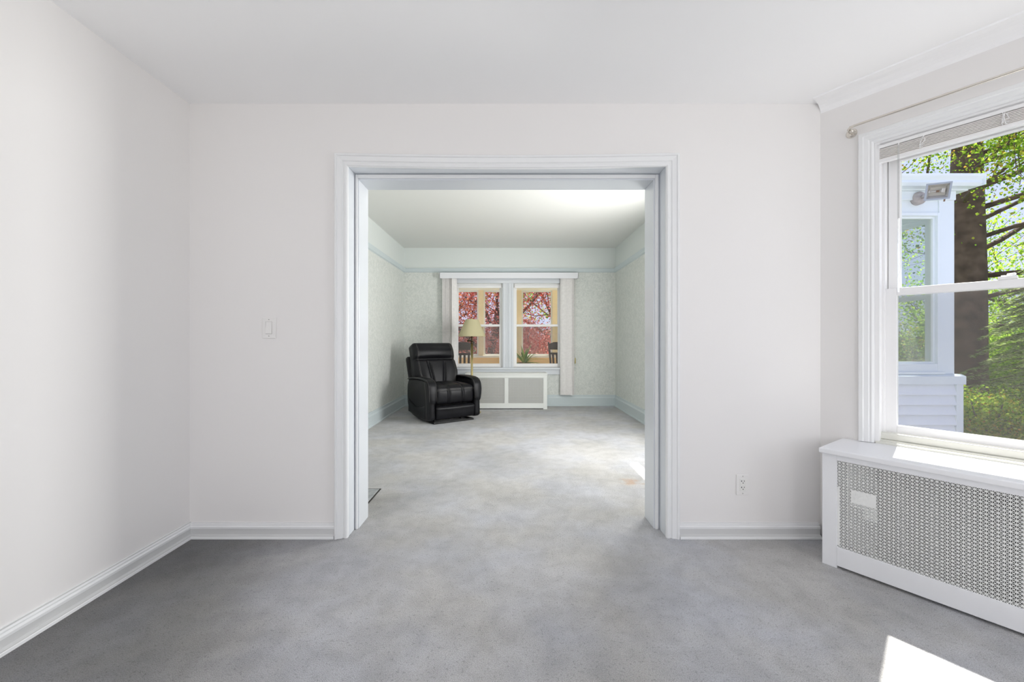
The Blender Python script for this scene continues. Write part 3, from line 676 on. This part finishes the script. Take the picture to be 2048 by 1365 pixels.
m = MB(); m.tube([(-.2, 0, 1.15), (0, 0, 1.165), (.2, 0, 1.15)], .002, 6); m.tube([(0, 0, 1.15), (0, 0, 1.39)], .004, 6); m.tube([(-.092, 0, 1.392), (.092, 0, 1.392)], .002, 6); m.build('shade_spider', 'brass', fl)
MB().lathe([(0, 1.385), (.006, 1.39), (.009, 1.402), (.006, 1.414), (0, 1.418)], 12).build('finial', 'brass', fl, smooth=True)

# ------------------------------------------------------------------ outside: ground, wing, porch
MB().box(-40, 60, 7.0, 90, -.8, -.55).add([], []).build('ground', 'lawn', kind='structure')
MB().box(5.4, 60, 3.2, 7.0, -.8, -.55).build('ground', 'lawn', kind='structure'); MB().box(1.9, 40, -30, 3.2, -.8, -.55).build('bounce_ground', 'bounce', kind='structure'); MB().box(1.9, 5.4, 3.2, 7.0, -.8, -.56).build('bounce_ground', 'bounce', kind='structure')  # unseen pale ground by the bay, added to bounce light onto the wing
wg = empty('house_wing', (0, 4.0, 0)); tag(wg, 'white clapboard house wing with windows outside the bay window', 'building')
X0, X1, DEP = 2.35, 4.335, 2.6
def clap(m, ax, lo, hi, w, sg, z0, z1, ex=.1):
    z = z1
    while z > z0:
        zb = max(z0, z-ex); q = [(w-sg*.01, z), (w, z), (w+sg*.026, zb), (w+sg*.024, zb-.008), (w+sg*.002, zb-.008), (w-sg*.01, zb)]; m.prism(q, lo, hi, ax); z -= ex
m = MB(); kx = 4.352
m.box(X0, kx-.03, -.07, .02, -.6, .66); clap(m, 'x', X0, 4.286, -.07, -1, -.56, .657, .0965); m.box(kx-.11, kx-.03, .02, DEP, -.6, .66); clap(m, 'y', .0, DEP, kx-.03, 1, -.56, .657, .0965)
m.build('siding', 'siding', wg)
MB().box(4.287, kx+.004, -.092, .0, -.6, .657).build('corner_board', 'wtrim', wg, bevel=.003)
m = MB(); m.prism([(-.10, .657), (-.10, .735), (-.06, .752), (.08, .752), (.08, .657)], X0, kx+.02, 'x'); m.prism([(kx+.02, .657), (kx+.02, .735), (kx-.02, .752), (kx-.13, .752), (kx-.13, .657)], .08, DEP, 'y'); m.build('water_table', 'wtrim', wg)
m = MB(); m.box(4.187, X1, -.03, .11, .752, 2.53); m.build('corner_post', 'wtrim', wg, bevel=.004)
m = MB(); m.box(X1-.14, X1, DEP-.14, DEP, .752, 2.53); m.build('side_post', 'wtrim', wg); MB().box(X1-.12, X1, 1.25, 1.37, .752, 2.53).build('side_post', 'wtrim', wg)
m = MB(); m.box(X0, 4.187, -.02, .08, 2.322, 2.53); m.box(X0, X1, -.045, -.02, 2.445, 2.53); m.box(X1-.1, X1, .08, DEP, 2.322, 2.53); m.build('frieze', 'wtrim', wg, bevel=.003)
m = MB(); m.box(X0, X0+.1, .0, DEP, -.6, 2.53); m.box(X0, X1, DEP-.05, DEP, -.6, .752); m.box(X0, X1, DEP-.05, DEP, 2.322, 2.53); m.box(X0, 2.6, DEP-.05, DEP, .752, 2.322); m.box(3.3, 3.5, DEP-.05, DEP, .752, 2.322); m.build('back_wall', 'siding', wg)
m = MB(); m.box(X0+.1, X1-.1, .08, DEP-.05, -.1, -.05); m.build('floor_boards', 'deck', wg)
for (xa, xb) in ((3.36, 4.187), (X0+.1, 3.26)):
    m = MB(); rect_frame(m, xa, xb, .752, 2.322, .03, -.045, .05, .03, .10); m.box(xa-.02, xb+.008, -.075, -.02, .752, .775)
    rect_frame(m, xa+.03, xb-.03, .85, 2.292, .022, -.02, .02)
    w = m.build('window', 'wtrim', wg, bevel=.003)
    MB().box(xa+.05, xb-.05, -.003, .003, .87, 2.285).build('pane', 'glassw', w)
m = MB(); m.box(3.26, 3.36, -.03, .08, .752, 2.322); m.build('mullion', 'wtrim', wg)
for (ya, yb) in ((.11, 1.25), (1.37, DEP-.14)):
    m = MB(); m.box(X1-.07, X1-.02, ya, ya+.04, .752, 2.322); m.box(X1-.07, X1-.02, yb-.04, yb, .752, 2.322); m.box(X1-.07, X1-.02, ya, yb, .752, .81); m.box(X1-.07, X1-.02, ya, yb, 2.28, 2.322); m.box(X1-.07, X1-.02, ya, yb, 1.50, 1.55)
    w = m.build('window', 'wtrim', wg); MB().box(X1-.048, X1-.042, ya+.03, yb-.03, .80, 2.29).build('pane', 'glassw', w)
m = MB(); m.prism([(-.06, 2.53), (-.06, 2.545), (DEP+.1, 2.545), (DEP+.1, 2.53)], X0-.1, X1+.10, 'x'); m.build('soffit', 'wtrim', wg)
m = MB(); q = [(-.05, 2.545), (-.14, 2.545), (-.16, 2.57), (-.155, 2.595), (-.182, 2.625), (-.187, 2.645), (-.177, 2.645), (-.167, 2.625), (-.147, 2.597), (-.145, 2.56), (-.06, 2.555), (-.05, 2.64)]
m.prism(q, X0-.1, 4.47, 'x'); m.box(4.46, 4.47, -.18, -.05, 2.545, 2.645); m.build('gutter', 'wtrim', wg)
m = MB(); m.prism([(-.10, 2.610), (-.10, 2.630), (DEP/2, 2.80), (DEP+.15, 2.630), (DEP+.15, 2.610)], X0-.1, 4.45, 'x'); m.build('roof', 'roof', wg)
# flood light on the wing
FX, FZ, FY = 3.972, 2.46, 3.955
fd = empty('flood_light', (FX, FY, FZ)); tag(fd, 'grey rectangular flood light fixed below the gutter of the white wing', 'flood light')
MB().lathe([(0, -.04), (.03, -.04), (.05, -.03), (.062, -.012), (.062, .026), (0, .026)], 20, (0, 0, 0), 'y').build('mount', 'rust', fd, smooth=True)
MB().tube([(0, -.03, .0), (-.03, -.09, -.005), (-.075, -.21, -.02)], .016, 10).build('arm', 'rust', fd, smooth=True)
hd = empty('housing', (-.085, -.255, -.025)); hd.parent = fd; hd.rotation_euler = (R(15), R(6), R(-42))
w_, h_ = .082, .074
m = MB(); vs = []
for (sx, sz, y) in ((w_, h_, -.045), (w_-.012, h_-.012, -.045), (w_*.62, h_*.50, .018), ): vs += [(-sx, y, -sz), (sx, y, -sz), (sx, y, sz), (-sx, y, sz)]
fs = [(0+k, (k+1) % 4, 4+(k+1) % 4, 4+k) for k in range(4)]
vo = [(-w_, -.045, -h_), (w_, -.045, -h_), (w_, -.045, h_), (-w_, -.045, h_), (-w_, -.02, -h_), (w_, -.02, -h_), (w_, -.02, h_), (-w_, -.02, h_), (-w_*.7, .05, -h_*.55), (w_*.7, .05, -h_*.55), (w_*.7, .05, h_*.55), (-w_*.7, .05, h_*.55)]
m.add(vo, [(k, (k+1) % 4, 4+(k+1) % 4, 4+k) for k in range(4)]+[(4+k, 4+(k+1) % 4, 8+(k+1) % 4, 8+k) for k in range(4)]+[(8, 9, 10, 11)])
rect_frame(m, -w_, w_, -h_, h_, .014, -.055, -.043)
m.build('case', 'alu', hd)
m = MB(); m.add(vs[4:], [(k, (k+1) % 4, 4+(k+1) % 4, 4+k) for k in range(4)]+[(4, 5, 6, 7)]); m.build('reflector', 'reflector', hd)
m = MB(); m.tube([(-.055, -.012, 0), (.04, -.012, 0)], .006, 8); m.box(.022, .045, -.025, .01, -.014, .022); m.box(-.06, -.05, -.025, .01, -.01, .012); m.build('bulb', 'reflector', hd)
m = MB(); m.box(-.010, .012, -.02, .0, -.009, .009); m.build('bulb_end', 'brown', hd); MB().tube([(.05, -.05, -h_), (.05, -.05, -h_-.02)], .006, 8).build('screw', 'brown', hd)

# front porch beyond the back windows
PY = 9.2
pc = empty('front_porch', (0, 0, 0)); tag(pc, 'tan enclosed porch with cream posts seen through the back windows', 'porch')
MB().box(-3.2, 3.2, YB+.2, PY+.1, -.20, -.05).build('porch_floor', 'deck', pc)
MB().box(-3.2, 3.2, YB+.2, PY+.2, 2.36, 2.46).build('porch_ceiling', 'creamw', pc)
MB().box(-3.2, 3.2, PY-.06, PY+.06, 2.215, 2.36).build('header', 'creamw', pc, bevel=.004)
m = MB(); m.box(-3.2, 3.2, PY-.03, PY+.03, -.2, .70); m.box(-3.2, 3.2, PY-.045, PY-.03, .02, .12); m.build('knee_wall', 'tan2', pc)
MB().box(-3.2, 3.2, PY-.08, PY+.08, .70, .745).build('porch_sill', 'creamw', pc, bevel=.004)
posts = [-2.35, -1.50, -.64, .215, 1.02, 1.85, 2.7]
for k, x in enumerate(posts):
    MB().box(x-.055, x+.055, PY-.06, PY+.06, .745, 2.215).build('post', 'tan' if k != 9 else 'creamw', pc, bevel=.004)
for a, b in zip(posts[:-1], posts[1:]):
    m = MB(); rect_frame(m, a+.055, b-.055, .745, 2.215, .035, -.0+PY-.02, PY+.02); s = m.build('screen_window', 'pwhite', pc)
    MB().box(a+.085, b-.085, PY-.001, PY+.001, .775, 2.185).build('screen', 'screen2', s)
# porch rocking chairs
def rocker(loc, rz, label):
    r = empty('rocking_chair', loc, rz); tag(r, label, 'rocking chair', 'dark rocking chairs on the porch')
    MB().box(-.25, .25, -.25, .24, .40, .43).build('seat', 'rocker', r, bevel=.006)
    for sx in (-1, 1):
        MB().tube([(sx*.24, .22, .05), (sx*.24, .24, .43), (sx*.25, .33, .80), (sx*.26, .42, 1.12)], [.02, .022, .02, .017], 8).build('back_post', 'rocker', r)
        MB().tube([(sx*.25, -.22, .05), (sx*.25, -.22, .62)], .02, 8).build('front_leg', 'rocker', r)
        MB().box(sx*.27-.035, sx*.27+.035, -.28, .27, .62, .645).build('armrest', 'rocker', r, bevel=.006)
        MB().tube([(sx*.245, y, .05+.35*(y*y)-.02) for y in [-.45+.1*k for k in range(11)]], .02, 8).build('rocker_runner', 'rocker', r)
    T_ = lambda y, z: (y, z)
    m = MB(); m.prism([(-.26, .98), (.26, .98), (.26, 1.09), (.16, 1.125), (-.16, 1.125), (-.26, 1.09)], .375, .40, 'y'); m.build('crest_rail', 'rocker', r, bevel=.004)
    MB().lathe([(0, .368), (.03, .370), (.03, .376), (0, .376)], 16, (.0, 0, 1.05), 'y').build('badge', 'plate', r)
    MB().box(-.25, .25, .265, .285, .52, .57).build('lower_rail', 'rocker', r)
    MB().box(-.25, .25, .345, .365, .885, .925).build('back_rail', 'rocker', r)
    for k in range(6):
        x = -.19+k*.076; MB().add([(x-.02, .27, .55), (x+.02, .27, .55), (x+.02, .35, .9), (x-.02, .35, .9), (x-.02, .282, .55), (x+.02, .282, .55), (x+.02, .362, .9), (x-.02, .362, .9)],
            [(0, 1, 2, 3), (4, 7, 6, 5), (0, 3, 7, 4), (1, 5, 6, 2), (0, 4, 5, 1), (3, 2, 6, 7)]).build('back_slat', 'rocker', r)
    return r
rocker((-.98, 7.75, -.07), R(188), 'dark rocking chair with round badge on the porch behind the floor lamp')
rocker((1.13, 8.05, -.07), R(160), 'dark rocking chair on the porch right of the potted plant')
o = build_soft(softbox((.17, .06, .17), .05, (10, 6, 10), None), 'light_patch', m='light_patch'); o.parent = None; o.location = (1.24, 7.93, .56); o.rotation_euler = (R(-15), R(25), R(-20))  # soft pad added in place of pale light glimpsed through the chair
tag(o, 'pale blue pad added for light glimpsed through the right porch rocking chair', 'light_patch')
# porch plant on a stool
st = empty('plant_stand', (.275, 7.55, -.05)); tag(st, 'small dark stand under the potted strap leaf plant on the porch', 'plant stand')
MB().lathe([(0, .50), (.17, .50), (.17, .475), (0, .475)], 24).build('top', 'rocker', st)
for k in range(4):
    a = R(45+90*k); MB().tube([(.13*math.cos(a), .13*math.sin(a), .48), (.16*math.cos(a), .16*math.sin(a), 0)], .014, 8).build('leg', 'rocker', st)
pp = empty('potted_plant', (.275, 7.55, .45)); tag(pp, 'potted plant with arching green strap leaves behind the right back window', 'plant')
MB().lathe([(0, 0), (.085, 0), (.115, .20), (.125, .20), (.125, .225), (.105, .225), (.10, .19), (0, .19)], 24).build('pot', 'pot', pp)
m = MB(); r2 = random.Random(3)
for k in range(34):
    a = r2.uniform(0, 6.28); L = r2.uniform(.28, .5); el = r2.uniform(.35, 1.35); pts = []; n = 9
    for i in range(n):
        t = i/(n-1); rr = L*t*math.cos(el)+.10*t*t*L; z = .19+L*t*math.sin(el)-.38*L*t*t*math.cos(el)*1.3; w = .026*max(0, math.sin(math.pi*(.12+.88*t)))**.7*(1-t*.5)+.0008
        c = Vector((rr*math.cos(a), rr*math.sin(a), z)); s = Vector((-math.sin(a), math.cos(a), 0))*w; pts += [c-s+Vector((0, 0, .004)), c, c+s+Vector((0, 0, .004))]
    m.add(pts, [(i*3+j, i*3+j+1, i*3+4+j, i*3+3+j) for i in range(n-1) for j in range(2)])
m.build('leaves', 'blade', pp, smooth=True, fix=False)

# ------------------------------------------------------------------ trees
def leaf_cloud(mb, cen, size, rg, droop=.0, asp=.42):
    n = len(cen); 
    d = rg.normal(size=(n, 3)); d[:, 2] -= droop; d /= np.linalg.norm(d, axis=1)[:, None]
    u = rg.normal(size=(n, 3)); u -= d*(u*d).sum(1)[:, None]; u /= np.linalg.norm(u, axis=1)[:, None]; w = np.cross(d, u)
    L = size*rg.uniform(.6, 1.3, n)[:, None]
    v = np.stack([cen, cen+d*L*.5+u*L*asp+w*L*.12, cen+d*L, cen+d*L*.5-u*L*asp+w*L*.12], 1).reshape(-1, 3)
    o = len(mb.v); mb.v += [tuple(map(float, q)) for q in v]
    for i in range(n):
        k = o+4*i; mb.f.append((k, k+1, k+2)); mb.f.append((k, k+2, k+3))
def grow(mb, p, d, L, r, depth, rg, tips, spread=.6, lift=.08, n=6, bend=.2):
    p = Vector(p); d = Vector(d).normalized(); path = [p.copy()]; rs = [r]; k = 5
    for i in range(k):
        d = (d+Vector(rg.normal(size=3))*bend*.5+Vector((0, 0, lift*.3))).normalized(); p = p+d*L/k; path.append(p.copy()); rs.append(r*(1-.45*(i+1)/k))
        if depth > 0 and i >= 1:
            for _ in range(1 if i < k-1 else 2):
                s = Vector(rg.normal(size=3)); s = (s-d*s.dot(d)).normalized(); grow(mb, p, d*1.0+s*spread*1.3, L*rg.uniform(.5, .72), rs[-1]*.6, depth-1, rg, tips, spread, lift, max(4, n-1), bend)
        if depth <= 1: tips.append(p.copy())
    mb.tube(path, rs, n)
def tree(name, label, cat, base, trunk, r0, limbs, depth, leafm, leafsize, per, sig, seed, barkm='bark', group=None, droop=0., n2=None, spread=.6, lift=.08):
    rg = np.random.default_rng(seed); b = Vector(base); t = empty(name, b); tag(t, label, cat, group)
    mb = MB(); mb.tube([Vector(q) for q, _ in trunk], [q for _, q in trunk], 14); mb.build('trunk', barkm, t, smooth=True, fix=False)
    bb = MB(); tips = []
    for (p, d, L, r) in limbs: grow(bb, p, d, L, r, depth, rg, tips, spread, lift)
    bb.build('branches', barkm, t, smooth=True, fix=False)
    c = np.array([tuple(q) for q in tips]); c = np.repeat(c, per, 0)+rg.normal(size=(len(c)*per, 3))*sig
    lb = MB(); leaf_cloud(lb, c, leafsize, rg, droop); lb.build('crown', leafm, t, fix=False); 
    return t, len(c)
cnt = []
# big tree beside the wing, local coordinates
limbs = [((0, 0, z), d, L, r) for z, d, L, r in [
    (2.4, (1, -.3, .12), 4.0, .05), (2.9, (1, -.5, .24), 4.0, .055), (3.3, (1, .1, .30), 4.0, .055), (3.6, (.8, -.7, .3), 3.4, .045), (4.2, (1, -.5, .35), 3.8, .055), (4.6, (1, -.2, .45), 3.6, .055), (3.9, (1, -.1, .5), 3.6, .05),
    (4.4, (-.7, -.6, .06), 2.8, .04), (4.7, (-.9, -.3, .10), 2.8, .045), (4.9, (-.5, -.8, .05), 2.6, .04), (5.1, (.4, -1, .05), 2.6, .045), (5.3, (.9, -.6, .15), 3.2, .05), (5.5, (-.8, -.5, .2), 3.0, .05), (5.8, (.5, .6, .6), 3, .05), (1.9, (.9, -.3, .05), 3.0, .04)]]
t, n_ = tree('deciduous_tree', 'large leafy tree with thick dark trunk right behind the white wing', 'tree', (9.15, 8.2, -.55), [((0, 0, 0), .40), ((0, 0, .6), .33), ((.02, 0, 3), .30), ((.05, 0, 5.5), .22), ((.1, .1, 7), .1)], .3,
     limbs, 2, 'green', .045, 62, .24, 11, 'bark2', spread=.7, lift=.1); cnt.append(n_)
t, n_ = tree('deciduous_tree', 'bright lime green tree in the distance right of the thick dark trunk', 'tree', (17.5, 13.5, -.55), [((0, 0, 0), .25), ((0, 0, 2.5), .2), ((0, 0, 4), .1)], .2,
     [((0, 0, 1.0+.4*k), (math.cos(2.4*k), math.sin(2.4*k), .3), 2.4, .06) for k in range(8)], 2, 'lime', .09, 12, .35, 12, 'bark', spread=.7); cnt.append(n_)
# conifer: flat drooping sprays
def conifer(base, h, rad, seed, label, n=150, lo=.05):
    rg = np.random.default_rng(seed); t = empty('conifer', base); tag(t, label, 'tree', 'conifers by the bay window')
    MB().tube([(0, 0, 0), (0, 0, h*.5), (0, 0, h)], [.09, .06, .015], 10).build('trunk', 'bark2', t, fix=False)
    bb = MB(); lb = MB(); C_ = []
    for k in range(n):
        f = lo+(1-lo)*(k/n); z = h*f; a = k*2.399+rg.uniform(-.3, .3); L = rad*(1-f)**.75*rg.uniform(.75, 1.1)+.12
        path = []
        for i in range(8):
            s = i/7; path.append(Vector((math.cos(a)*L*s, math.sin(a)*L*s, z+.18*L*s-.42*L*s*s)))
        bb.tube(path, [.012*(1-.8*i/7) for i in range(8)], 4)
        for i in range(1, 8):
            for sd in (-1, 1):
                tl = L*.42*(1.1-i/8)+.06; pd = Vector((-math.sin(a)*sd, math.cos(a)*sd, 0)); fw = Vector((math.cos(a), math.sin(a), -.25)); D = (pd+fw*.9).normalized()
                for q in range(12):
                    c = path[i]+D*tl*(q+.5)/12+Vector((0, 0, -.35*tl*((q+.5)/12)**2))
                    for s2 in (-1, 1):
                        nd = (D*.75+Vector((-D.y, D.x, 0))*s2*.8+Vector(rg.normal(size=3))*.18).normalized(); ln = .055*rg.uniform(.7, 1.2); sv = Vector((-nd.y, nd.x, rg.uniform(-.7, .7))).normalized()*.010
                        lb.add([c-sv, c+sv, c+nd*ln], [(0, 1, 2)])
    bb.build('branches', 'bark2', t, fix=False); lb.build('needles', 'needle', t, fix=False); return len(lb.f)
cnt.append(conifer((7.75, 5.75, -.55), 3.0, 1.12, 5, 'feathery green conifer close to the window, right of the dark trunk'))
cnt.append(conifer((8.3, 4.7, -.55), 2.6, 1.0, 6, 'second green conifer standing nearer the right edge of the bay window', 110))
rg = np.random.default_rng(9)
def shrub(base, rad, h, n, m_, label, size=.07, seed=1, grp=None):
    rg = np.random.default_rng(seed); t = empty('shrub', base); tag(t, label, 'shrub', grp)
    bb = MB()
    for k in range(9):
        a = k*.7; bb.tube([(0, 0, 0), (rad*.4*math.cos(a), rad*.4*math.sin(a), h*.5), (rad*.7*math.cos(a), rad*.7*math.sin(a), h*.85)], [.02, .014, .006], 5)
    bb.build('stems', 'bark', t, fix=False)
    d = rg.normal(size=(n, 3)); d /= np.linalg.norm(d, axis=1)[:, None]; q = d*(rg.uniform(.25, 1, n)**.5)[:, None]*np.array([rad, rad, h*.5])*(1+.18*np.sin(d[:, :1]*7+d[:, 1:2]*5))+np.array([0, 0, h*.5])
    q[:, 2] = np.maximum(q[:, 2], .05); lb = MB(); leaf_cloud(lb, q, size, rg); lb.build('foliage', m_, t, fix=False)
shrub((6.5, 5.55, -.55), .55, .95, 13000, 'green', 'low leafy shrub under the conifer at the foot of the dark trunk', .036, 21)
shrub((12.8, 9.4, -.55), 1.6, 2.6, 22000, 'lime', 'tall bright green shrub in the distance behind the conifers', .055, 22)
shrub((12.0, 11.2, -.55), 1.5, 2.3, 14000, 'green', 'dark green shrub behind the thick dark trunk', .06, 23)
shrub((-1.9, 15.6, -.55), 2.1, 2.3, 9000, 'maroon', 'rust coloured shrub across the lawn beyond the left back window', .09, 24)
shrub((2.2, 16.0, -.55), 2.2, 2.2, 9000, 'maroon', 'dark red shrub across the lawn beyond the right back window', .09, 25)
fn = empty('garden_fence', (0, 0, -.55)); tag(fn, 'weathered wooden board fence behind the conifers and shrubs', 'fence')
m = MB(); 
for k in range(90): m.box(8+k*.15, 8+k*.15+.135, 12.6, 12.62, 0, 1.75+.01*(k % 3))
m.build('boards', 'fence', fn); m = MB(); m.box(8, 21.5, 12.62, 12.67, .4, .48); m.box(8, 21.5, 12.62, 12.67, 1.4, 1.48); m.build('rails', 'fence', fn)
for k in range(6): MB().box(8.4+k*2.4, 8.5+k*2.4, 12.67, 12.77, 0, 1.8).build('post', 'fence', fn)

# red maples in front of the porch (trunk coordinates local to each tree)
def maple(base, lean, limbs, leafm, seed, label, per=16, sig=.19, ls=.052, r=.12):
    return tree('maple_tree', label, 'tree', base, [((0, 0, 0), r*1.3), ((lean*.3, 0, .8), r), ((lean*.8, 0, 1.8), r*.8), ((lean, 0, 2.6), r*.55)], r, limbs, 2, leafm, ls, per, sig, seed, 'bark', 'maples beyond the porch', spread=.75, lift=.05)
cnt.append(maple((-.80, 12.1, -.55), .45, [((.1, 0, 1.2), (-.8, -.2, .8), 2.0, .06), ((.25, 0, 1.5), (.5, .2, 1), 2.0, .06), ((.35, 0, 1.9), (-.4, .2, 1), 1.8, .055), ((.4, 0, 2.3), (.1, -.2, 1), 1.6, .05), ((.3, 0, 1.7), (.9, -.1, .5), 1.9, .05), ((.1, 0, 1.0), (-1, .1, .35), 1.8, .05), ((.05, 0, .7), (-.9, -.3, .12), 1.6, .035), ((.05, 0, .8), (.8, -.4, .10), 1.5, .035)], 'red', 31, 'red leaved maple with a leaning trunk beyond the left back window', 16)[1])
cnt.append(maple((2.0, 12.6, -.55), -.6, [((-.2, 0, 1.0), (-1, -.2, .55), 2.3, .06), ((-.4, 0, 1.5), (-1, .2, .9), 2.2, .06), ((-.5, 0, 1.9), (-.5, -.2, 1), 2.0, .055), ((-.3, 0, 1.4), (.8, 0, .7), 2, .05), ((-.6, 0, 2.4), (.2, .1, 1), 1.6, .05), ((-.1, 0, .8), (-.9, .3, .2), 1.9, .05), ((-.1, 0, .7), (-1, -.3, .08), 2.0, .04), ((-.1, 0, .9), (-.5, -.7, .1), 1.5, .035), ((-.05, 0, .6), (.8, -.3, .15), 1.5, .035)], 'red', 32, 'pink and red maple filling the right back window', 22)[1])
cnt.append(maple((-2.9, 13.2, -.55), .3, [((.1, 0, 1.2), (.9, -.2, .8), 2.2, .06), ((.2, 0, 1.6), (-.7, 0, .8), 2.0, .06), ((.25, 0, 2), (.5, .2, 1), 2.0, .06), ((.3, 0, 2.4), (-.1, -.2, 1), 1.8, .05)], 'orange', 33, 'rust red maple farther off at the left of the back windows', 16)[1])
t, n_ = tree('deciduous_tree', 'green street tree above the red maples beyond the right back window', 'tree', (2.3, 17.5, -.55), [((0, 0, 0), .2), ((0, 0, 2), .17), ((0, 0, 4), .1)], .2,
     [((0, 0, 2.0+.35*k), (math.cos(2.4*k), math.sin(2.4*k), .35), 2.3, .06) for k in range(8)], 2, 'lime', .085, 9, .3, 15, 'bark'); cnt.append(n_)
print('LEAVES', cnt)
